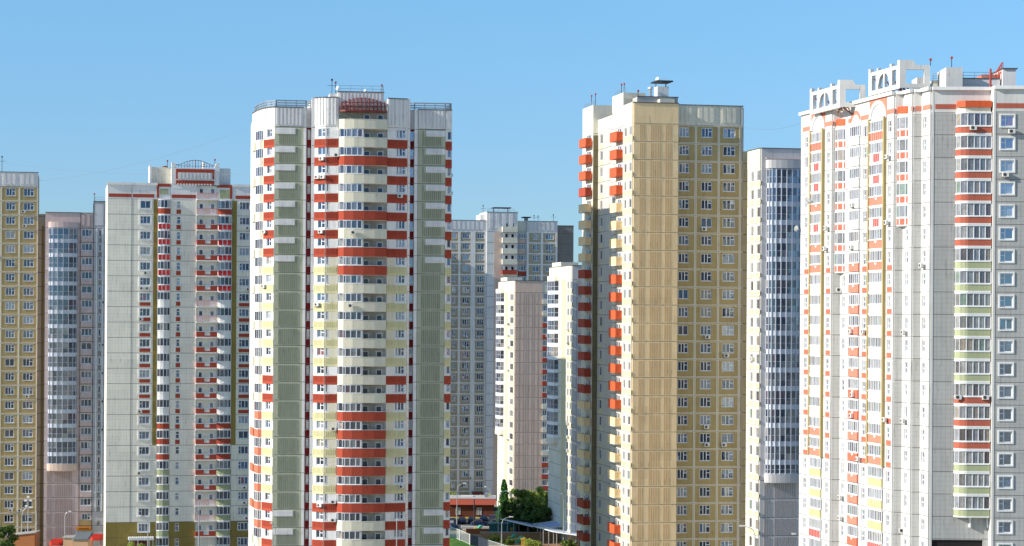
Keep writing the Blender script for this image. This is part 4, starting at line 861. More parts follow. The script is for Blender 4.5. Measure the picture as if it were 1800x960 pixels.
    # corner loggias with three red panels, in the inner corners
    for f, g_, kk in ((fB, SB_, 5), (fC, SC_, 7)):
        X = f.L; out = [(X-.95, T), (X-.75, T+.75), (X-.1, T+1.35), (X+.55, T+1.75), (X+.95, T+1.8), (X+.95, -1.2)]
        if f is fC: out = [(x, d) for x, d in out]
        for k in range(kk):
            m = MB(); zb, zp, zg = zr(k+1)-.02, zr(k)-1.72, zr(k)-.15; ring = lambda t: [(x+(t if i > 3 else 0), d+(t if 0 < i < 5 else 0)) for i, (x, d) in enumerate(out)]
            m.prism(f, [(X-.95, -.1)]+out, zb+.1, zp-.08, 'white_pvc'); m.prism(f, [(X-.95, -.1)]+ring(.05), zp-.08, zp, 'white_trim'); m.prism(f, [(X-.95, -.1)]+ring(.06), zb, zb+.1, 'white_trim'); m.prism(f, [(X-.95, -.1)]+ring(.04), zg, zg+.12, 'white_trim')
            for (a1, d1), (a2, d2) in zip(out[:4], out[1:5]):
                G = Face(f.w(a1, d1, 0)[:2], f.w(a2, d2, 0)[:2]); m.box(G, .1, G.L-.1, zb+.16, zp-.14, 0, .03, 'coral')
            G = Face(f.w(out[5][0], out[5][1], 0)[:2], f.w(*out[4], 0)[:2]) if False else None
            g, pn = bayglass(b, '', f, out[:5], zp, zg, glass='pale_glass', mull=.10, rail=.08); m.join(g); b.part('loggia', m, [('pane', pn)])
        aw2 = MB(); aw2.prism(f, [(X-.95, 0)]+[(x, d+.1) for x, d in out], zo0-.1, zo1+.15, 'orange_red'); aw2.prism(f, [(X-.9, 0)]+[(x-.02, d-.1) for x, d in out[1:5]]+[(X+.9, -1)], zr(0)+.02, zo0-.11, 'cream_white'); b.part('awning', aw2)
    # ---- rooftop concrete frames
    def frame(name, pxl, pxc, pxr, Z, yl_top, yc_top, yl_bot, label=None):
        c = P(pxc, Z); far = heading(c, th, pxl); A = Face(far, c); Bf = Face(c, heading(c, 0, pxr)); m = b.mb(name) if False else MB()
        z0 = A.z((pxl+pxc)/2, yl_bot); z1 = A.z(pxc, yc_top); H_ = z1-z0; zb1 = z0+H_*.16; zt0 = z0+H_*.66; zt1 = z0+H_*.83; t = .45; L_ = A.L
        m.box(A, 0, L_, z0, zb1, -t, 0, 'flank_panel'); m.box(A, 0, L_, zt0+.15, zt1, -t, 0, 'flank_panel')
        xs = [0, .07*L_, .22*L_, .30*L_, .69*L_, .78*L_, .93*L_, L_]
        for x0_, x1_ in ((0, .10), (.24, .31), (.67, .76), (.90, 1)): m.box(A, x0_*L_, x1_*L_, zb1, zt0+.15, -t, 0, 'flank_panel')
        m.box(A, .47*L_, .51*L_, zb1, zt0+.15, -t+.05, -.05, 'flank_panel')
        # arch spandrels between the inner posts
        xa, xb = .31*L_, .67*L_; xm = (xa+xb)/2; hw = (xb-xa)/2; N = 8; zs = zb1+(zt0-zb1)*.25
        for i in range(N):
            u0, u1 = -1+2*i/N, -1+2*(i+1)/N; zz0 = zs+(zt0+.1-zs)*sqrt(max(0, 1-u0*u0)); zz1 = zs+(zt0+.1-zs)*sqrt(max(0, 1-u1*u1))
            m.elev(A, [(xm+hw*u0, zz0), (xm+hw*u1, zz1), (xm+hw*u1, zt0+.16), (xm+hw*u0, zt0+.16)], -t+.02, -.02, 'flank_panel')
        for x0_, x1_, hh in ((0, .055, .98), (.27, .31, .93), (.69, .74, .95), (.93, 1, 1.0)): m.box(A, x0_*L_, x1_*L_, zt1, z0+H_*hh, -t, 0, 'flank_panel')
        LB = Bf.L; m.box(Bf, 0, LB, z0+H_*.02, z0+H_*.17, -t, 0, 'flank_panel'); m.box(Bf, 0, LB, zt0+.02, zt1-.02, -t, -.0, 'flank_panel')
        m.box(Bf, 0, .8, z0+H_*.17, zt0+.02, -t, 0, 'flank_panel'); m.box(Bf, LB-.75, LB, z0+H_*.17, zt0+.02, -t, 0, 'flank_panel'); m.elev(Bf, [(0, zt1-.02), (2.1, zt1-.02), (1.7, z1), (0, z1)], -t, 0, 'flank_panel')
        m.box(Bf, LB-.01, LB+.01, z0, zt1-.02, -9, 0, 'flank_panel') if False else None
        o = [( .12, 0), (.4, 0), (.62, 0), (.82, 0)]
        for tt, _ in o: x = tt*L_; m.tube(A.w(x, -.3, zt0-.2), A.w(x+.3, -2.2, z0-.3), .09, 'maroon_metal', 5)
        m.tube(Bf.w(.3, -.4, z0+H_*.1), Bf.w(.3, -3.4, z0-.4), .1, 'maroon_metal', 5); m.tube(Bf.w(.6, -.4, z0-.0), Bf.w(2.0, -1.4, z0-.9), .1, 'maroon_metal', 5)
        for x in (.3, L_*.5, L_-.4): m.box(A, x, x+.2, roof-.4, z0, -t, -.1, 'maroon_metal')
        for x in (.5, LB-.6): m.box(Bf, x, x+.2, roof-.4, z0+H_*.02, -t, -.1, 'maroon_metal')
        b.part('roof_frame', m)
    frame('roof_frame', 1421.5, 1474, 1519.5, 303, 157, 141, 196); frame('roof_frame', 1524.5, 1579, 1632.5, 292, 123, 106, 163)
    H = b.mb('rooftop_house'); R_ = RA
    ux = lambda px, d=0: R_.s(px, 140, d)
    H.box(R_, ux(1663, -4), ux(1692, -4), roof-.3, R_.z(1675, 118.5, -4), -10, -4, 'flank_panel'); H.box(R_, ux(1692, -4), ux(1764, -4), roof-.3, R_.z(1730, 138.5, -6), -12, -6, 'grey_white'); H.box(R_, ux(1764, -5), ux(1787, -5), roof-.3, R_.z(1775, 120, -5), -12, -5.5, 'grey_white')
    H.box(R_, ux(1762.5, -5), ux(1790, -5), R_.z(1775, 120, -5)-.05, R_.z(1775, 120, -5)+.08, -12.2, -5.3, 'seam'); H.box(R_, ux(1692, -4), ux(1764, -4), R_.z(1730, 138.5, -6), R_.z(1730, 138.5, -6)+.1, -12, -5.9, 'seam')
    H.box(R_, ux(1640, -9), ux(1663, -9), roof-.3, R_.z(1650, 141, -9), -14, -9, 'cream_white'); H.box(R_, ux(1612, -14), ux(1627, -14), roof-.3, R_.z(1620, 136, -14), -18, -14, 'flank_white')
    H.box(R_, ux(1726, -7), ux(1758, -7), roof+.6, R_.z(1740, 131, -7), -11, -7, 'salmon')
    rl = b.mb('roof_railing'); zz_ = R_.z(1730, 138.5, -6); railing(rl, R_, [(ux(1693, -6.3), -6.3), (ux(1752, -6.3), -6.3)], zz_, .85, 'metal_grey', 1.1, 2, .035); railing(rl, R_, [(ux(1640, -9.5), -9.5), (ux(1657, -9.5), -9.5)], R_.z(1650, 141, -9), .9, 'pink_rail', .8, 3, .03)
    ld = b.mb('roof_ladder'); x0_ = ux(1752, -6.2); x1_ = ux(1763, -6.2)
    for dd in (-6.2, -7.0):
        ld.tube(R_.w(x0_, dd, zz_), R_.w(x1_, dd, R_.z(1763, 121, -6)), .07, 'red_metal', 5); ld.tube(R_.w(x0_, dd, zz_+.9), R_.w(x1_, dd, R_.z(1763, 121, -6)+.9), .05, 'red_metal', 5)
        for i in range(5): t = i/4; ld.tube(R_.w(x0_+(x1_-x0_)*t, dd, zz_), R_.w(x0_+(x1_-x0_)*t, dd, zz_+.9+1.2*t), .05, 'red_metal', 5)
    pp = b.mb('red_pipe'); pp.tube(R_.w(ux(1741, -3), -3, roof-.3), R_.w(ux(1741, -3), -3, R_.z(1741, 121, -3)), .14, 'red_metal', 8)
    antenna(b, R_, ux(1678, -4), -6, R_.z(1675, 118.5, -4), 1.3); antenna(b, R_, ux(1628.5, -4), -1.2, roof+2.8, .6)
    ac(b, RB, e(RB, 1776), zr(0)-2.75); ac(b, RA, e(RA, 1705), zr(1)+.5, T+1.2); ac(b, RA, e(RA, 1682), zr(13)+.65, T+.9); ac(b, RA, e(RA, 1729), zr(13)+.65, T+1.2)
    for f, px, k in ((SC_, 1563, 1), (SC_, 1563, 4), (SC_, 1502, 3), (SC_, 1501, 5), (SC_, 1501, 9), (SC_, 1523, 9), (SC_, 1503, 13), (SC_, 1505, 12), (SB_, 1594, 9), (SB_, 1594, 13), (SC_, 1562, 13), (SC_, 1515, 15), (SA, 1625, 6), (fC, 1474, 7), (SD, 1456, 4), (SD, 1454, 5), (SC_, 1484, 17), (SC_, 1484, 18), (fB, 1587, 18)):
        ac(b, f, e(f, px), zr(k+1)+.25, T+.2)
    dish(b, SD, e(SD, 1430), zr(3)-1.2, .7, .4); dish(b, SD, .2, zr(4)-2.0, .7, .45)
    b.done()
bld_E()

# ================================================================== distant buildings
def bld_F():
    th = 11; c = P(979, 593); F = Face(heading(c, th+180, 770), c); zt = F.z(880, 407.6); zr = zrf(zt); nk = int(zt/2.8); s = lambda px: F.s(px, 520, T); roof = F.z(820, 386.8); rC, rR = F.z(880, 372.7), F.z(950, 386.8)
    b = Thing('apartment_tower', (*F.a, 0), 'distant grey tower with gridded windows and cream balconies, behind the pink beige block', 'building', BLDG)
    wl_ = b.mb('wall'); cl = b.mb('cladding'); zz = [zr(k) for k in range(nk+1)]
    for p, q in ((794.5, 801.5), (812.5, 824.8), (838.5, 850.5)): wincol(b, F, p, q, 0, nk, zr, .35, 1.85, L3)
    for p, q in ((936, 947), (958.5, 972.5)): wincol(b, F, p, q, 0, 7, zr, .35, 1.85, L3)
    wincol(b, F, 860.5, 864.5, 0, nk, zr, .3, 2.0, L1p); wincol(b, F, 911, 924, 0, 6, zr, .3, 1.7, [(1, []), (1, []), (1, [])], glass='loggia_glass')
    wl_.prism(F, [(0, 0), (s(854.5), 0), (s(854.5), .8), (s(908.5), .8), (s(908.5), -.6), (s(926), -.6), (s(926), 0), (F.L, 0), (F.L, -22), (0, -22)], 0, roof-.3, 'blue_grey', 'roofing')
    wl_.box(F, s(854.5), s(908.5), roof-.5, rC, -10, .8, 'grey_white'); wl_.box(F, -18, s(780), 0, zr(2), -20, 5, 'blue_grey')  # second box: unseen forward wing, added to shade this front
    skin(wl_, F, 0, s(854.5), 0, zt, 'olive_grey'); skin(wl_, F, s(926), F.L, 0, zt, 'olive_grey')
    C = F.sub(s(854.5), s(908.5), .8); C.open = [(a-s(854.5), b_-s(854.5), z0, z1) for a, b_, z0, z1 in F.open if a > s(855) and b_ < s(870)]
    skin(wl_, C, 0, C.L, 0, rC, 'grey_white', .05, opens=[])
    cl.box(C, C.s(868, 520), C.s(880, 520), 0, zt, .05, .09, 'pink_beige')
    for G, p, q in ((F, 0, s(854.5)), (F, s(926), F.L)):
        skin(wl_, G, p, q, zt, roof, 'grey_white', T+.02, opens=[])
        n = int((q-p)/1.1); ribs(cl, G, p+.4, q-.3, zt+.5, roof-.4, 1.15, 'grey_white', d=T+.02, h=.12)
        for z in zz: cl.box(G, p, q, z-.16, z+.16, T, T+.05, 'grid_white')
        cl.box(G, p, q, roof-.12, roof, T, T+.12, 'seam')
    for p in (807, 831, 853.5, 927, 952, 978): cl.box(F, s(p)-(.3 if p != 831 else .6), min(s(p)+(.3 if p != 831 else .6), F.L), 0, zt, T, T+.06, 'grid_white')
    lg = F.sub(s(908.5), s(926), -.6)
    skin(wl_, lg, 0, lg.L, 0, roof, 'cream_white', .05, opens=[]); ribs(cl, C, .6, C.L-.4, zt+.8, rC-.5, 1.6, 'grey_white', d=.05, h=.1); seams(cl, C, 0, C.L, zz, d=.06); cl.box(C, -.1, C.L+.1, rC-.12, rC, 0, .16, 'seam')
    for k in range(-1, 8):
        m = MB(); x0, x1 = C.s(881.5), C.s(907); zb = zr(k+1)-.1; mt = 'brick_red' if k in (3, 7) else 'cream_white'
        m.box(C, x0, x1, zb, zb+.15, .05, 1.1, 'cream_white'); m.box(C, x0, x1, zb+.15, zb+1.4, .98, 1.1, mt); m.box(C, x0, x0+.12, zb+.15, zb+1.4, .1, .98, mt); m.box(C, x1-.12, x1, zb+.15, zb+1.4, .1, .98, mt)
        dw = MB(); dw.box(C, x0+.9, x0+1.5, zb+1.0, zb+2.3, .05, .09, 'dark_hole'); dw.box(C, x1-1.3, x1-.7, zb+1.0, zb+2.3, .05, .09, 'dark_hole')
        b.part('balcony', m, [('door', dw)])
        if k >= 0: cl.box(lg, .15, lg.L-.15, zb, zb+1.15, .05, .5, 'brick_red' if k == 3 else 'pink_beige')
    SR = Face(F.w(F.L-1, -5, 0)[:2], F.w(F.L+5.4, -5, 0)[:2]); rS = F.z(985, 395); wl_.box(SR, 0, SR.L, 0, rS-.2, -12, 0, 'brown_grey')
    skin(wl_, SR, 0, SR.L, 0, rS, 'brown_grey'); seams(cl, SR, 0, SR.L, zz); cl.box(SR, 0, SR.L+.1, rS-.1, rS+.02, T, T+.1, 'seam')
    H = b.mb('rooftop_house'); H.box(F, s(846), s(855), roof-.3, F.z(850, 377), -8, -2, 'bright_white'); H.box(F, s(975), s(986), roof-.8, F.z(985, 389), -14, -9, 'cream_white')
    H.box(C, C.s(869, 365), C.s(900, 365), rC+1.0, rC+1.25, -5, -1, 'dark_metal')
    for x in (C.s(872, 365), C.s(897, 365)): H.box(C, x, x+.2, rC, rC+1.0, -4, -3.8, 'dark_metal')
    H.box(F, s(922), s(935), roof+.9, roof+1.15, -5, -1.5, 'dark_metal'); H.box(F, s(926), s(931), roof, roof+.9, -4, -2.5, 'metal_grey')
    railing(b.mb('roof_railing'), C, [(C.s(858, 370), -.5), (C.s(906, 370), -.5)], rC, .8, bars=2, r=.04); antenna(b, F, s(851), -2, roof+1.5, 2.2, 1); antenna(b, F, s(941), -2, roof, 1.3, 1); antenna(b, F, s(948), -2, roof, 1.2, 1); antenna(b, F, s(975), -2, roof, 1.6, 1)
    for k, p in ((1, 966), (9, 797), (9, 819), (9, 840), (10, 819), (12, 820), (20, 846), (22, 829)): ac(b, F, s(p), zr(k+1)+.3)
    dish(b, F, s(797), zr(12)-1, .9, .75); dish(b, F, s(799), zr(14)-1, .9, .75); dish(b, SR, SR.L, zr(3)-.3, .6, .5)
    # porch
    b.mb('entrance').box(F, s(832), s(850), 0, F.z(840, 863.5), T, 1.2, 'maroon_metal'); b.done()
bld_F()

def flank_tower(name, label, pxc, Z, pxr, pxb, ytop, yrow, bay, yel, winpx, frontfun, roofcol, sidemat='cream_white', yb=None, baybase=790):
    th = 11; a = P(pxc, Z); F = Face(a, heading(a, th, pxr)); SB = heading(a, 90+th, pxb); S = Face(SB, a); zt = F.z(pxc+5, yrow); zr = zrf(zt); nk = int(zt/2.8); roof = F.z(pxc+5, ytop)
    b = Thing(name, (*a, 0), label, 'building', BLDG); s = lambda px: F.s(px, 520, T); e = lambda px: S.s(px, 520, T)
    wl_ = b.mb('wall'); cl = b.mb('cladding'); zz = [zr(k) for k in range(nk+1)]
    wl_.prism(F, [(0, 0), (F.L, 0), (F.L, -16), (0, -S.L)], 0, roof-.2, sidemat, 'roofing')
    for p, q in winpx: wincol(b, S, p, q, 0, nk, zr, .3, 1.9, [(1, [])], glass='pale_glass')
    skin(wl_, S, 0, S.L, 0, roof, sidemat); seams(cl, S, 0, S.L, zz); cl.box(S, e(yel[0]), e(yel[1]), 0, zt, T, T+.04, 'pale_yellow')
    for p, q in winpx:
        for k in range(nk): cl.box(S, e(p)-.1, e(q)+.1, zr(k+1)+.12, zr(k+1)+.8, T, T+.04, 'pale_yellow')
    cl.box(S, -.1, S.L+.1, roof-.12, roof, T, T+.12, 'seam'); cl.box(F, -.1, F.L, roof-.12, roof+.003, T, T+.12, 'seam')
    b0, b1 = e(bay[0]), e(bay[1]); prof = bulge(b0, b1, T, 1.4, 6, .5); zb = S.z(bay[1], baybase)
    k = 0
    while zr(k+1) > zb:
        m, pn = bayglass(b, '', S, prof, zr(k+1)+.6, zr(k)-.03, trans=(.45,), mull=.10); band(S, prof, zr(k+1)-.03, zr(k+1)+.6, 'white_pvc', 0, mb=m); b.part('loggia', m, [('pane', pn)]); k += 1
    band(S, bulge(b0-.1, b1+.1, T, 1.5, 8, .5), zr(k)-1.2, zr(k), sidemat, 0, mb=b.mb('bay_base')); band(S, bulge(b0-.1, b1+.1, T, 1.5, 8, .5), zt, zt+1.0, sidemat, 0, mb=b.mb('bay_head'))
    frontfun(b, F, s, zr, nk, roof, zt, wl_, cl, zz)
    for i in range(7): k = random.randrange(2, nk-4); ac(b, S, e(winpx[-1][0])-.7, zr(k)-2.3)
    b.mb('rooftop_house').box(S, 1.0, S.L*.45, roof-.3, roof+.9, -4, -.2, sidemat)
    b.done()
def frontG(b, F, s, zr, nk, roof, zt, wl_, cl, zz):
    wincol(b, F, 955, 965.5, 0, nk, zr, .2, 1.6, [(1, []), (1, []), (1, [])], glass='loggia_glass')
    skin(wl_, F, 0, s(953.5), 0, roof, 'pink_beige'); skin(wl_, F, s(953.5), F.L, 0, roof-.3, 'cream_white', T-.06)
    seams(cl, F, 0, F.L, zz)
    for k in range(nk+1):
        z1, z0 = zr(k)-.2, zr(k+1)+.2
        for p, q in ((911.5, 916), (919, 931), (934, 941), (944, 949.5)): ribs(cl, F, s(p), s(q), z0, z1, .42, 'pink_rib', h=.02)
        cl.box(F, s(954), s(966.5), zr(k+1)+.05, zr(k+1)+1.1, T, T+.25, 'brick_red' if (2 <= k <= 8 or k >= 14) else 'cream_white')
def frontH(b, F, s, zr, nk, roof, zt, wl_, cl, zz):
    skin(wl_, F, 0, F.L, 0, roof, 'grey_lilac'); seams(cl, F, 0, F.L, zz)
    for k in range(nk+1): ribs(cl, F, .8, F.L-.5, zr(k+1)+.2, zr(k)-.2, .42, 'grey_rib', h=.05)
flank_tower('apartment_tower', 'pink beige block with ribbed front, pale yellow flank and red loggias, above the trees', 905.7, 546, 967.5, 877.5, 492.8, 514.2, (877.8, 886.5), (888.5, 893.5), ((896.5, 903),), frontG, 'pink_beige', baybase=762)
flank_tower('apartment_tower', 'half shaded block with glazed bay and yellow stripe, left of the dark red balconies', 1006, 474, 1040, 967, 466, 492, (968.5, 982), (987.5, 994.5), ((997, 1000.3), (1001.8, 1005)), frontH, 'grey_lilac', baybase=792)


# ================================================================== ground between the towers
def sheet(name, pts, z, mat, label):
    m = MB(); m.quad([(x, y, z) for x, y in pts], mat); o, _ = m.build(name); o['kind'] = 'structure'; o['label'] = label
plain('asphalt', (.055, .055, .058), .9, var=.2, scale=.5); plain('lawn', (.13, .30, .03), .95, var=.35, scale=.8); plain('sand_soil', (.34, .20, .10), .95, var=.3, scale=.4)
plain('paving', (.26, .24, .22), .9, var=.2, scale=.6); plain('lawn_yellow', (.42, .38, .04), .95, var=.2, scale=.5)
sheet('parking_lot', [gpt(786, 930.5), gpt(935, 930.5), gpt(930, 911.5), gpt(780, 911.5)], .004, 'asphalt', 'asphalt car park')
sheet('road', [(-200, 395), (220, 395), (220, 409), (-200, 409)], .004, 'asphalt', 'road in front of the towers')
sheet('playground', [gpt(830, 975), gpt(1075, 975), gpt(1060, 931.5), gpt(815, 931.5)], .004, 'sand_soil', 'bare orange brown soil of the playground')
sheet('lawn_strip', [gpt(788, 911), gpt(872, 911), gpt(873, 906.5), gpt(788, 906.5)], .012, 'lawn_yellow', 'sunlit yellow green verge by the red hall')
def solo(mb, name, label, cat, group=None, kind=None, **k):
    o, _ = mb.build(name, **k); return tag(o, label, cat, group, kind)
# grassy bank at the bottom, between tower and fence
def bank_h(x, y):
    k = max(0.0, min(1.0, (y-392)/18))*max(0.0, min(1.0, (441-y)/9)); k = k*k*(3-2*k)
    pts = [(-30, 5.8), (-15, 6.0), (-11.2, 5.75), (-7.4, 4.45), (-4.4, 3.7), (-1.5, 2.95), (1.8, 2.1), (9, .8), (18, 0)]
    h = 0
    for (x0, h0), (x1, h1) in zip(pts, pts[1:]):
        if x0 <= x < x1: h = h0+(h1-h0)*(x-x0)/(x1-x0)
    return h*k*(1-.016*max(0, 428-y))
def mound():
    g = MB(); rnd = random.Random(3); xs = [-26+i*.8 for i in range(52)]; ys = [392+j*1.2 for j in range(42)]
    hh = {(i, j): bank_h(x, y)-.03+rnd.uniform(-.05, .05) for i, x in enumerate(xs) for j, y in enumerate(ys)}
    for i in range(len(xs)-1):
        for j in range(len(ys)-1): g.quad([(xs[a], ys[c], hh[a, c]) for a, c in ((i, j), (i+1, j), (i+1, j+1), (i, j+1))], 'lawn')
    o, _ = g.build('grass_bank'); o['kind'] = 'structure'; o['label'] = 'bright green grassy bank'
mound()
# ---- low red hall
def hall():
    a = P(787, 538); c = P(873.5, 538); F = Face(a, c); z1, z0 = F.z(830, 876.5), F.z(830, 887)
    b = Thing('low_hall', (*a, 0), 'low brick red hall with a salmon fascia and flat roof behind the parked cars', 'building')
    w_ = b.mb('wall'); w_.box(F, .4, F.L-.4, 0, z0, -9, 0, 'hall_red_shaded'); r = b.mb('roof'); r.prism(F, [(0, .9), (0, -9.5), (F.L, -9.5), (F.L, .9)], z0, z1, 'salmon_roof', 'roofing'); r.box(F, -.05, F.L+.05, z1, z1+.1, -9.6, .95, 'concrete')
    for px in (803, 840): fr, pn = window_mb(F, F.s(px), F.s(px)+1.2, z0-2.3, z0-.7, .1, L2, frame='concrete', glass='door_glass'); b.part('window', fr, [('pane', pn)])
    v = b.mb('roof_vent'); v.box(F, F.s(854), F.s(860), z1+.1, z1+.8, -4, -2.6, 'metal_grey'); v.tube(F.w(F.s(853.5), -3.3, z1+.8), F.w(F.s(860.5), -3.3, z1+.8), .4, 'metal_grey', 8)
    f = b.mb('skylight'); f.box(F, F.s(812), F.s(833), z1+.1, z1+.35, -6, -4, 'ac_white'); b.done()
plain('hall_red_shaded', (.11, .028, .014), .8); plain('salmon_roof', (.60, .13, .08), .8)  # wall red darkened to stand for shade under the fascia
hall()
# ---- parked cars
for n_, c_ in (('car_navy', (.012, .022, .07)), ('car_blue', (.03, .07, .22)), ('car_grey', (.08, .09, .11)), ('car_silver', (.35, .37, .42)), ('car_red', (.45, .03, .015)), ('car_white', (.7, .7, .7)), ('car_dark', (.012, .012, .018))):
    plain(n_, c_, .22, .3, .6, var=.02)
plain('tyre_black', (.02, .02, .02), .9); plain('car_glass', (.02, .03, .04), .08, 0, .9); plain('chrome', (.6, .6, .62), .25, .9); plain('headlight_glass', (.7, .72, .75), .15)
def car(x, y, rot, mat, label, group='cars parked by the red hall', suv=False, z=0):
    a = (x-cos(rot)*2.15, y-sin(rot)*2.15); F = Face(a, (x+cos(rot)*2.15, y+sin(rot)*2.15)); h = 1.62 if suv else 1.45; w = .86
    t = Thing('parked_car', (x, y, z), label, 'car', group); bd = t.mb('body')
    prof = [(0, .35), (.02, .72), (.12, .86), (1.1, .98), (3.5, 1.0), (4.22, .92), (4.3, .6), (4.28, .35)]
    if suv: prof = [(0, .4), (.02, .85), (.12, 1.0), (1.05, 1.08), (3.9, 1.1), (4.26, 1.0), (4.3, .6), (4.28, .4)]
    bd.elev(F, [(p, q+z) for p, q in prof], -w, w, mat)
    belt = 1.0 if not suv else 1.09; cab = [(1.15, belt-.03), (1.85, h), (3.3 if not suv else 3.75, h), (4.0 if not suv else 4.15, belt-.03)]
    i = len(bd.v)   # tapered cabin
    pts = [F.w(s_, -w+.04+(.16 if z_ > belt else 0), z_+z) for s_, z_ in cab]+[F.w(s_, w-.04-(.16 if z_ > belt else 0), z_+z) for s_, z_ in cab]
    bd.v += pts
    for q, mt in (((0, 1, 2, 3), 'car_glass'), ((7, 6, 5, 4), 'car_glass'), ((0, 4, 5, 1), 'car_glass'), ((1, 5, 6, 2), mat), ((2, 6, 7, 3), 'car_glass')): bd.f.append(tuple(i+k for k in q)); bd.m.append(mt); bd.wr.append(0)
    for s_ in (.82, 3.45):
        for d_ in (-w, w):
            wh = MB(); e_ = .02 if d_ > 0 else -.02; wh.tube(F.w(s_, d_-e_*8, .33+z), F.w(s_, d_+e_, .33+z), .33, 'tyre_black', 12); rm = MB(); rm.tube(F.w(s_, d_, .33+z), F.w(s_, d_+e_*1.5, .33+z), .19, 'chrome', 8)
            t.part('wheel', wh, [('rim', rm)])
    for d_ in (-w+.22, w-.22): hl = MB(); hl.box(F, -.03, .06, .62+z, .78+z, d_-.18, d_+.18, 'headlight_glass'); t.part('headlight', hl)
    br = t.mb('bumper'); br.box(F, -.06, .1, .32+z, .52+z, -w+.02, w-.02, mat); br.box(F, -.07, -.055, .36+z, .46+z, -.26, .26, 'ac_white')
    t.done()
cars = [(794, 921, -100, 'car_silver', 'silver car half hidden by the balconies, leftmost of the car park'), (812, 920, -92, 'car_navy', 'navy car facing out, second from the tower in the car park'), (829.5, 919, -88, 'car_dark', 'black car facing out beside the navy one'),
        (850, 916, -86, 'car_navy', 'dark car parked in the back row before the verge'), (866, 917, -95, 'car_grey', 'grey car in the back row right of the dark one'), (845, 925, -168, 'car_blue', 'light blue car seen from the side in the front row'),
        (875, 925, -172, 'car_blue', 'larger blue estate car seen from the side, behind the lamp post'), (896, 928.5, -170, 'car_navy', 'navy car in the shade beside the canopy'), (915, 922, -90, 'car_silver', 'pale car in the shade under the trees'), (792, 931, -60, 'car_blue', 'blue car behind the white fence at the tower corner')]
for px, py, r, mt, lb in cars: x, y = gpt(px, py); car(x, y, R(r), mt, lb, suv=mt in ('car_grey',))
x, y = P(842, 414, 957); car(x, y, R(175), 'car_red', 'bright red car at the bottom edge before the dark fence panels', None, True, z=bank_h(x, y)); 
# ---- green van and kiosk among the trees
def van():
    x, y = gpt(874, 908); F = Face((x-1.2, y), (x+1.6, y-.6)); t = Thing('parked_van', (x, y, 0), 'pale green van by the spruce', 'van'); m = t.mb('body')
    m.elev(F, [(0, .4), (0, 1.6), (.5, 2.3), (2.8, 2.35), (2.8, .4)], -1, 1, 'van_green'); g = t.mb('windscreen'); g.box(F, .5, 2.5, 1.5, 2.1, 1, 1.02, 'car_glass')
    for s_ in (.5, 2.3): wh = MB(); wh.tube(F.w(s_, .8, .35), F.w(s_, 1.03, .35), .35, 'tyre_black', 12); t.part('wheel', wh)
    t.done()
plain('van_green', (.22, .45, .36), .4); van()
# ---- fences
plain('fence_white', (.66, .67, .66), .6); plain('fence_navy', (.035, .05, .085), .6)
def fence(name, pts, h, label, solid=False, step=.42, mat='fence_white'):
    t = Thing(name, (*pts[0], bank_h(*pts[0])), label, 'fence')
    for p, q in zip(pts, pts[1:]):
        F = Face(p, q); n = max(1, int(F.L/2.4)); w_ = F.L/n; zf = [bank_h(*F.w(w_*i, 0, 0)[:2]) for i in range(n+1)]
        for i in range(n):
            m = MB(); s0, s1, za, zb = w_*i, w_*(i+1), zf[i], zf[i+1]
            def strip(lo, hi, d0, d1): m.elev(F, [(s0, za+lo), (s1, zb+lo), (s1, zb+hi), (s0, za+hi)], d0, d1, mat)
            if solid:
                strip(.1, h, -.03, .03)
                for k in range(8): x = s0+w_*(k+.3)/8; zz_ = za+(zb-za)*(k+.5)/8; m.box(F, x, x+.1, zz_+.15, zz_+h-.05, .03, .07, mat)
            else:
                strip(.12, .2, -.03, .03); strip(h-.1, h, -.03, .03)
                k_ = int(w_/step*2)
                for k in range(k_): x = s0+w_*(k+.5)/k_; zz_ = za+(zb-za)*(k+.5)/k_; m.box(F, x-.03, x+.03, zz_+.18, zz_+h-.06, -.02, .02, mat)
            t.part('panel', m)
        for i in range(n+1): ps = MB(); x = w_*i; ps.box(F, x-.06, x+.06, zf[i]-.3, zf[i]+h+.08, -.07, .07, mat); t.part('post', ps)
    t.done()
g = gpt
def onbank(px, Z): return P(px, Z, 950)
fence('picket_fence', [onbank(788, 430), onbank(808, 428), onbank(826, 427)], 2.0, 'white bar fence along the top of the grassy bank')
fence('panel_fence', [onbank(826.5, 427), onbank(841, 427), onbank(857.5, 426)], 2.0, 'dark navy solid fence panels between the two white fences', True, mat='fence_navy')
fence('picket_fence', [onbank(858, 426), onbank(885, 425), onbank(917, 424)], 2.0, 'white bar fence running right from the navy panels to the playground')
fence('picket_fence', [g(811, 932), g(845, 933), g(875, 934)], 1.0, 'low white fence behind the playground slides')
fence('picket_fence', [g(905, 974), g(950, 975), g(1012, 977)], 1.3, 'grey bar fence under the playground canopies', mat='metal_grey')
# ---- canopies over the playground
plain('canopy_white', (.82, .84, .86), .35, var=.05); plain('canopy_blue', (.30, .42, .66), .4, var=.06)
def canopy(corners, label, posts, roofs):
    """roofs: list of (four (px,py,Z) corners, material); posts: (px, Z)"""
    w3 = lambda c: (*P(c[0], c[2], c[1]), zat(c[0], c[1], c[2]))
    t = Thing('canopy', w3(corners), label, 'canopy', 'slanted canopies over the playground')
    for cs, mt in roofs:
        m = MB(); q = [w3(c) for c in cs]; m.quad(q, mt); m.quad([(x, y, z-.18) for x, y, z in reversed(q)], mt)
        for i in range(4): a_, b_ = q[i], q[(i+1) % 4]; m.quad([a_, (a_[0], a_[1], a_[2]-.18), (b_[0], b_[1], b_[2]-.18), b_], 'canopy_white')
        t.part('roof_sheet', m)
    for px, Z, pt in posts: m = MB(); x, y = P(px, Z, pt); zt_ = zat(px, pt, Z); m.box(Face((x, y), (x+1, y)), -.09, .09, 0, zt_, -.09, .09, 'concrete'); t.part('post', m)
    t.done()
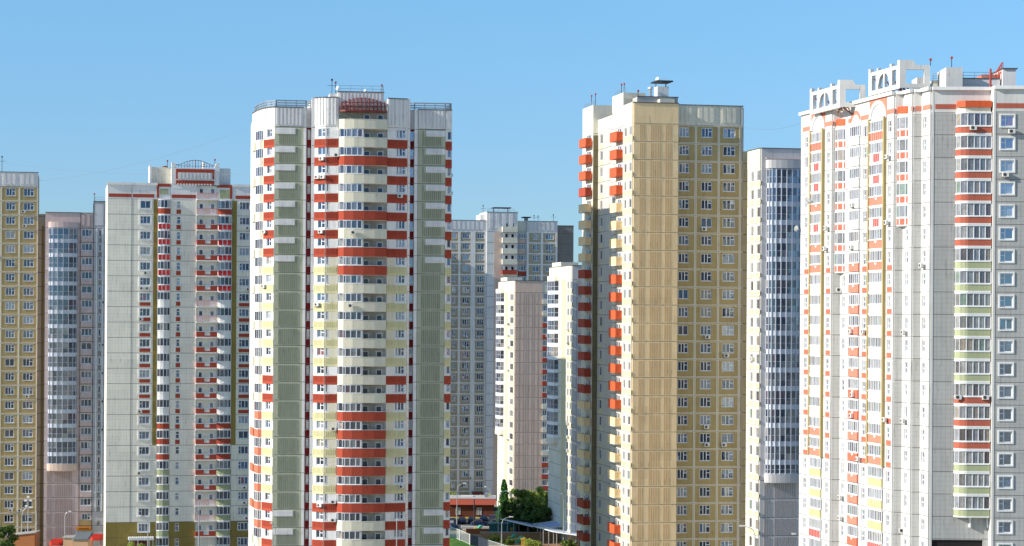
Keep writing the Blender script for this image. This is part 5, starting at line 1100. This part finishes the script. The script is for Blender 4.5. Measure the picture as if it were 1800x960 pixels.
canopy((880, 911, 484), 'narrow blue canopy sloping down from the lamp post, leftmost of the playground canopies', [(892, 484, 914), (903, 484, 919), (912, 489, 917), (928, 484, 922)], [([(879.5, 911.5, 484), (937.5, 925.5, 480), (938, 920.5, 492), (902, 915.5, 494)], 'canopy_blue')])
canopy((935, 917, 492), 'wide white canopy with a blue front half, highest of the playground canopies', [(945, 484, 922), (965, 484, 926), (985, 482, 925), (1018, 484, 920)], [([(934, 917.5, 496), (938, 921.5, 488), (1020, 911.5, 486), (990, 911, 498)], 'canopy_white'), ([(938, 921.5, 488), (968, 927, 482), (1040, 920, 480), (1020, 911.5, 486)], 'canopy_blue')])
canopy((935, 924, 480), 'long white canopy on thin posts at the lower right of the playground', [(950, 478, 931), (955, 474, 932), (964.5, 470, 934), (973, 474, 935), (978.5, 470, 936), (1012, 470, 940)], [([(936, 924, 482), (972, 934, 470), (1045, 945, 466), (1045, 938, 478)], 'canopy_white')])
canopy((1000, 930, 486), 'small white canopy half hidden by the dark red balconies', [(1003, 484, 934), (1016, 484, 932)], [([(996, 931, 490), (1001, 935, 480), (1045, 938, 480), (1040, 929, 490)], 'canopy_white')])
# ---- playground pieces
plain('play_green', (.06, .38, .24), .5); plain('play_yellow', (.60, .42, .05), .5); plain('teal_paint', (.03, .16, .16), .6); plain('rust_wall', (.38, .12, .04), .8)
def slide(px, py, w_, lab):
    x, y = g(px, py+6); F = Face((x-w_, y), (x+w_, y+.4)); t = Thing('play_house', (x, y, 0), lab, 'playground equipment', 'green roofed play houses'); r = t.mb('roof'); z = zat(px, py, y)
    r.elev(F, [(0, z-.9), (2*w_*.75, z+.75), (2*w_, z+.65), (2*w_*.3, z-1.0)], -.9, .9, 'play_green')
    for s_ in (.25, .75):
        for d_ in (-.8, .8): m = MB(); m.box(F, 2*w_*s_-.08, 2*w_*s_+.08, 0, z-.5+s_*.8, d_-.08, d_+.08, 'play_yellow'); t.part('post', m)
    t.mb('deck').box(F, 2*w_*.2, 2*w_*.8, .8, .95, -.8, .8, 'play_yellow'); t.done()
slide(839.5, 929.5, 1.1, 'green tilted play house roof beside the dark pole'); slide(898.5, 945.5, 1.2, 'green tilted play house roof, left one of the front pair'); slide(911.5, 948.5, 1.2, 'green tilted play house roof, right one of the front pair')
t = MB(); x, y = g(884, 944); t.prism(GF, [(x-3, -y), (x+3, -y), (x+3, -y-4), (x-3, -y-4)], 0, 2.7, 'teal_paint'); t.box(GF, x-3.3, x+3.3, 2.7, 2.9, -y-4.3, -y+.4, 'teal_paint'); solo(t, 'shed', 'dark teal shed behind the lamp post and fence', 'shed')
t = MB(); x, y = g(960, 950); t.box(GF, x-14, x+14, 0, 1.6, -y-.25, -y, 'sand_wall'); t.box(GF, x-14.1, x+14.1, 1.6, 1.75, -y-.3, -y+.05, 'concrete'); MATS.get('x'); plain('sand_wall', (.42, .24, .12), .9); solo(t, 'retaining_wall', 'sand coloured low wall under the long canopy', 'wall')
t = MB(); x, y = g(940, 939); t.box(GF, x-15, x+13, 0, 1.1, -y-.25, -y, 'rust_wall'); solo(t, 'retaining_wall', 'rust brown low wall behind the canopy posts', 'wall')
for px, py in ((917.5, 957), (899, 938), (921, 956)):
    m = MB(); x, y = g(px, py+8); m.box(Face((x, y), (x+1, y)), -.14, .14, 0, 1.9, -.14, .14, 'play_yellow'); m.box(Face((x, y), (x+1, y)), -.3, .3, 1.9, 2.2, -.3, .3, 'play_yellow'); solo(m, 'play_post', {917.5: 'yellow play post beside the right green play roof', 899: 'yellow play post behind the teal shed', 921: 'yellow play post nearest the shrubs under the canopy'}[px], 'post', 'yellow play posts')
# ---- street lamps
def lamp(px, ytop, Z, hx, label, hy=None, pole='lamp_grey', flood=False):
    x, y = P(px, Z, ytop); F = Face((x, y), (x+1, y)); zt_ = zat(px, ytop, Z); t = Thing('street_lamp', (x, y, 0), label, 'street lamp', 'street lamps on tall grey poles')
    p = t.mb('pole'); p.tube((x, y, 0), (x, y, zt_*.55), .15, pole, 8, .12); p.tube((x, y, zt_*.55), (x, y, zt_), .10, pole, 8, .07)
    if hx is not None:
        sg = (P(hx, Z, hy)[0]-x); zh = zat(hx, hy, Z); a = MB(); pts = [(0, zt_-.1), (sg*.12, zt_+(zh-zt_)*.55), (sg*.4, zt_+(zh-zt_)*.85), (sg*.8, zh)]
        for (s0, z0), (s1, z1) in zip(pts, pts[1:]): a.tube(F.w(s0, 0, z0), F.w(s1, 0, z1), .06, pole, 6)
        t.part('arm', a); h = MB(); s0, s1 = sorted((sg*.7, sg*1.12)); h.elev(F, [(s0, zh-.06), (s1, zh-.02), (s1, zh+.12), (s0, zh+.18)], -.2, .2, 'lamp_glass'); t.part('lamp_head', h)
    if flood:
        for dx, dz in ((-.5, -.8), (.5, -.8), (0, -.1), (-.35, -1.9)): h = MB(); h.box(F, dx-.22, dx+.22, zt_+dz, zt_+dz+.35, -.2, .2, 'lamp_glass'); t.part('lamp_head', h)
    t.done()
lamp(803.5, 862, 512, 818, 'street lamp beside the green panelled tower, arm pointing right over the car park', 850)
lamp(876.5, 880, 487, 892, 'street lamp in front of the spruce, arm pointing right', 863.5)
lamp(882, 920, 466, 900, 'shorter street lamp at the fence before the blue canopy', 909)
lamp(991, 890, 472, 987, 'street lamp rising in front of the white canopy', 868)
lamp(862, 868, 560, 852, 'far street lamp against the shaded blue grey tower', 856)
lamp(38.5, 905, 440, 56, 'street lamp with right-hand arm in front of the olive tower', 892)
lamp(49.5, 874, 440, None, 'tall floodlight mast with several heads before the olive tower', flood=True)
lamp(64, 898, 440, None, 'bare grey pole beside the floodlight mast')
lamp(114, 908, 440, 124, 'street lamp before the ribbed lilac wall', 899.5)
lamp(260, 917, 405, 243, 'street lamp with left-hand arm before the white tower entrance', 907)
lamp(350, 879.5, 405, None, 'bare grey mast before the pink balcony railings')
lamp(484, 930, 345, 476, 'thin street lamp before the left green panels', 920)
lamp(697.5, 917, 345, 698.5, 'thin street lamp right of the bowed balconies', 912)
lamp(1327, 940, 335, 1303, 'street lamp before the yellowish joint of the cream tower', 925)
lamp(1412, 948, 335, 1394, 'street lamp before the ribbed grey wall', 939)
m = MB(); x, y = P(833.6, 505, 877); m.tube((x, y, 0), (x, y, zat(833.6, 877, 505)), .13, 'dark_metal', 8); solo(m, 'utility_pole', 'dark bare pole in front of the red hall', 'pole')
# ---- lower left corner: kiosks and porches
plain('kiosk_brick', (.42, .16, .06), .85); plain('kiosk_beige', (.55, .36, .22), .85); plain('porch_red', (.55, .035, .02), .5); plain('sheet_grey', (.30, .36, .38), .5)
def block(name, label, cat, px0, px1, y0, y1, Z, mat, top=None, dep=4, yb=None):
    F = Face(P(px0, Z, y0), P(px1, Z, y1)); z0, z1 = zat(px0, y0, Z), zat(px1, y1, Z); t = Thing(name, (*F.a, 0), label, cat); m = t.mb('wall'); m.elev(F, [(0, 0), (F.L, 0), (F.L, z1), (0, z0)], -dep, 0, mat)
    r = t.mb('roof'); r.elev(F, [(-.2, z0+.002), (F.L+.2, z1+.002), (F.L+.2, z1+.2), (-.2, z0+.2)], -dep-.2, .2, top or 'concrete'); return t, F, z0, z1
t, F, z0, z1 = block('kiosk', 'orange brick kiosk with a sloping roof before the olive tower', 'kiosk', 24, 61, 941.5, 937, 438, 'kiosk_brick'); t.mb('door').box(F, F.L*.35, F.L*.55, 0, 2.1, 0, .05, 'dark_metal'); t.done()
t, F, z0, z1 = block('kiosk', 'beige kiosk behind the lamp at the foot of the ribbed lilac wall', 'kiosk', 111, 128, 946, 946, 438, 'kiosk_beige'); t.mb('door').box(F, F.L*.35, F.L*.7, 0, 2.0, 0, .05, 'dark_metal'); t.done()
t, F, z0, z1 = block('kiosk', 'kiosk with a ribbed grey metal roof beside the red porch', 'kiosk', 128.5, 155, 949.5, 949.5, 437, 'kiosk_beige', 'sheet_grey', dep=5)
r = t.mb('roof_slope'); r.quad([F.w(0, .3, z0+.21), F.w(F.L, .3, z0+.21), F.w(F.L, -5, z0+1.2), F.w(0, -5, z0+1.2)], 'sheet_grey'); r.elev(F, [(0, z0+.2), (F.L, z0+.2), (F.L, z0+1.2), (0, z0+1.2)], -5.1, -5, 'sheet_grey')
for i in range(9): x = F.L*(i+.5)/9; r.tube(F.w(x, .3, z0+.24), F.w(x, -5, z0+1.23), .06, 'lamp_grey', 4)
t.done()
def porch(px0, px1, y0, Z, lab):
    F = Face(P(px0, Z, y0), P(px1, Z, y0)); z = zat(px0, y0, Z); t = Thing('porch', (*F.a, 0), lab, 'porch'); r = t.mb('awning'); L = F.L
    r.prism(F, [(0, -1.5), (0, .6), (.5, 1.2), (L-.5, 1.2), (L, .6), (L, -1.5)], z-.75, z-.1, 'porch_red'); r.elev(F, [(0, z-.1), (L, z-.1), (L*.9, z+.35), (L*.2, z+.35)], -1.5, .3, 'porch_red')
    for s_ in (.3, L-.3): m = MB(); m.tube(F.w(s_, .5, 0), F.w(s_, .5, z-.75), .08, 'porch_red'); t.part('post', m)
    railing(t.mb('railing'), F, [(0, 1.3), (L, 1.3)], .3, 1.0, 'porch_red', .4, 2, .03); t.done()
porch(88, 110, 951, 439, 'red rounded porch at the foot of the ribbed lilac wall'); porch(160, 181, 942.5, 436, 'bright red angular porch awning beside the blank white gable')

# ================================================================== trees
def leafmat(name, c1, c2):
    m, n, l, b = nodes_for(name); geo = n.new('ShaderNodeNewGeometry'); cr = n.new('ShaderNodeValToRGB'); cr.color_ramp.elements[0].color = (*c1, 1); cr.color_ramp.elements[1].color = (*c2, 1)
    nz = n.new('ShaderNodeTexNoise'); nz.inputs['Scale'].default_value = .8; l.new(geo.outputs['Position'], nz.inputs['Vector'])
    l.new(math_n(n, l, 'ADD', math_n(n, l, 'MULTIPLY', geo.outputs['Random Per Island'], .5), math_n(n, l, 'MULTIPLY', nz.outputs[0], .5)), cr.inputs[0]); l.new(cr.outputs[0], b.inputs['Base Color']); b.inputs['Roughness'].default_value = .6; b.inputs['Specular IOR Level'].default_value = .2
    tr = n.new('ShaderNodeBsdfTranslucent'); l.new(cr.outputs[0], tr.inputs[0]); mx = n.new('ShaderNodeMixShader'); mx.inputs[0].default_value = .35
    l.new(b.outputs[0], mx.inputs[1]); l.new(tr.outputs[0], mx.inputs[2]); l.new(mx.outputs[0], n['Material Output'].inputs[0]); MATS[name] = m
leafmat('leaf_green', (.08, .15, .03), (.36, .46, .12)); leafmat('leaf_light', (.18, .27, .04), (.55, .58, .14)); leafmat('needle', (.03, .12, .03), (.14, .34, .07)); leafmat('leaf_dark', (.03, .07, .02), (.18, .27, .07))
plain('bark', (.10, .075, .05), .9)
def leaves(mb, c, r, n, sz, mat, rnd):
    for _ in range(n):
        while True:
            v = [rnd.uniform(-1, 1) for _ in range(3)]; q = sum(x*x for x in v)
            if .15 < q <= 1: break
        k = q**(-.18)*rnd.uniform(.8, 1.28); p = [c[i]+v[i]*r[i]*k for i in range(3)]
        a = [rnd.gauss(0, 1) for _ in range(3)]; L = sqrt(sum(x*x for x in a)); a = [x/L*sz*rnd.uniform(.6, 1.3) for x in a]
        e = [rnd.gauss(0, 1) for _ in range(3)]; d = sum(a[i]*e[i] for i in range(3))/max(1e-6, sum(x*x for x in a)); e = [e[i]-d*a[i] for i in range(3)]; L = sqrt(sum(x*x for x in e)); e = [x/L*sz*.6 for x in e]
        mb.quad([tuple(p[i]-a[i] for i in range(3)), tuple(p[i]+e[i] for i in range(3)), tuple(p[i]+a[i] for i in range(3)), tuple(p[i]-e[i] for i in range(3))], mat)
def tree(px, ytop, Z, rw, label, mat='leaf_green', seed=1, n=26, dens=130, trunk=.28, lo=.18, sz=.34, name='tree', group=None):
    rnd = random.Random(seed); x, y = P(px, Z, 900); H = zat(px, ytop, Z); t = Thing(name, (x, y, 0), label, 'tree' if name != 'shrub' else 'shrub', group)
    tk = t.mb('trunk'); tk.tube((x, y, 0), (x+.1, y, H*.45), trunk, 'bark', 8, trunk*.6)
    cr = t.mb('crown')
    for i in range(n):
        th = rnd.uniform(0, 2*pi); zz = rnd.uniform(lo, .93); env = sin(pi*min(1, (zz-lo*.6)/(1.04-lo*.6)))**.6; rr = rw*env*sqrt(rnd.random())
        c = (x+rr*cos(th), y+rr*sin(th), H*zz); rad = rw*rnd.uniform(.22, .42)*(1 if zz < .75 else .75)
        if c[2]+rad*.8 > H: c = (c[0], c[1], H-rad*.8)
        tk.tube((x, y, H*min(.5, zz*.6)), c, trunk*.25, 'bark', 4, .02)
        leaves(cr, c, (rad, rad, rad*.8), dens, sz, mat, rnd)
    t.done()
def spruce(px, ytop, Z, rw, label, seed=5):
    rnd = random.Random(seed); x, y = P(px, Z, 870); H = zat(px, ytop, Z); t = Thing('spruce_tree', (x, y, 0), label, 'tree'); t.mb('trunk').tube((x, y, 0), (x, y, H*.95), .22, 'bark', 8, .03); cr = t.mb('crown')
    lay = 24
    for i in range(lay):
        u = i/lay; z = H*(.08+.9*u); r = rw*(1-u)**.8*rnd.uniform(.75, 1.1)+.1
        for j in range(9):
            th = rnd.uniform(0, 2*pi); 
            for q in (.3, .6, .9): leaves(cr, (x+r*q*cos(th), y+r*q*sin(th), z-r*q*.25), (.35*r**.5, .35*r**.5, .25), 14, .22, 'needle', rnd)
    t.done()
spruce(886, 840, 506, 1.9, 'tall narrow spruce with a thin leaning top in front of the pale yellow flank')
tree(912, 857, 500, 2.9, 'round dark green tree right of the spruce', 'leaf_green', 11, n=30)
tree(938, 850, 502, 3.0, 'tallest round tree with yellow green top before the ribbed pink front', 'leaf_light', 12, n=30)
tree(958, 864, 504, 2.6, 'dark tree below the red loggias at the shaded block', 'leaf_green', 13, n=24)
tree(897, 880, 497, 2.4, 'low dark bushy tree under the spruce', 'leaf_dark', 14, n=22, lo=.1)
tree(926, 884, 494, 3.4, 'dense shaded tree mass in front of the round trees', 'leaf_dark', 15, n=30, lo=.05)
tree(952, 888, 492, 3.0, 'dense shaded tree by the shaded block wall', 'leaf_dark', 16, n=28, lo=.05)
tree(857, 866, 548, 2.2, 'small green tree behind the roof vent of the red hall', 'leaf_light', 17, n=16)
tree(792.5, 864, 548, 1.8, 'small light green tree at the corner of the green panelled tower', 'leaf_light', 18, n=14)
tree(12, 925, 432, 2.4, 'dark bushy tree at the lower left corner', 'leaf_dark', 19, n=26, lo=.15)
tree(240, 954, 400, 2.0, 'light green shrub crown below the white tower entrance', 'leaf_light', 20, n=16, lo=.3)
tree(277, 948, 408, .9, 'small yellow green tree at the white tower entrance', 'leaf_light', 21, n=10, lo=.3)
for i, (px, py, r_, lb) in enumerate(((856, 944, 1.6, 'yellow green bush left of the teal shed'), (870, 948, 1.5, 'yellow green bush right behind the white fence'), (930, 956, 1.7, 'leafy bush beside the yellow play post'), (942, 958, 1.8, 'leafy bush before the long canopy post'), (893, 955, 1.2, 'small bush below the left green play roof'), (1000, 957, 1.5, 'bush by the foot of the dark red balconies'), (905, 899, 1.8, 'flowering bush under the dark trees'), (975, 905, 1.6, 'bush at the foot of the shaded block'))):
    x, y = g(px, py+3); Z = y; tree(px, py-7, Z, r_, lb, 'leaf_light' if i < 4 else 'leaf_green', 30+i, n=14, dens=80, trunk=.08, lo=.1, sz=.25, name='shrub', group='bushes around the playground')

# ---- cables strung between roofs
def cable(a, c, sag, label):
    m = MB(); N = 16
    p = lambda t: (a[0]+(c[0]-a[0])*t, a[1]+(c[1]-a[1])*t, a[2]+(c[2]-a[2])*t-sag*4*t*(1-t))
    for i in range(N): m.tube(p(i/N), p((i+1)/N), .014, 'metal_grey', 4)
    solo(m, 'cable', label, 'cable', 'thin cables between the roofs')
q = lambda px, py, Z: (*P(px, Z, py), zat(px, py, Z))
cable(q(3, 286, 450), q(440, 306, 372), 1.0, 'thin cable from the olive tower roof mast to the green panelled tower'); cable(q(66, 318, 452), q(444, 222, 360), 1.5, 'thin cable rising from the olive tower corner to the green panelled tower')
cable(q(1195, 160, 352), q(1412, 215, 320), 3.0, 'thin cable from the cream tower roof to the bright white tower')
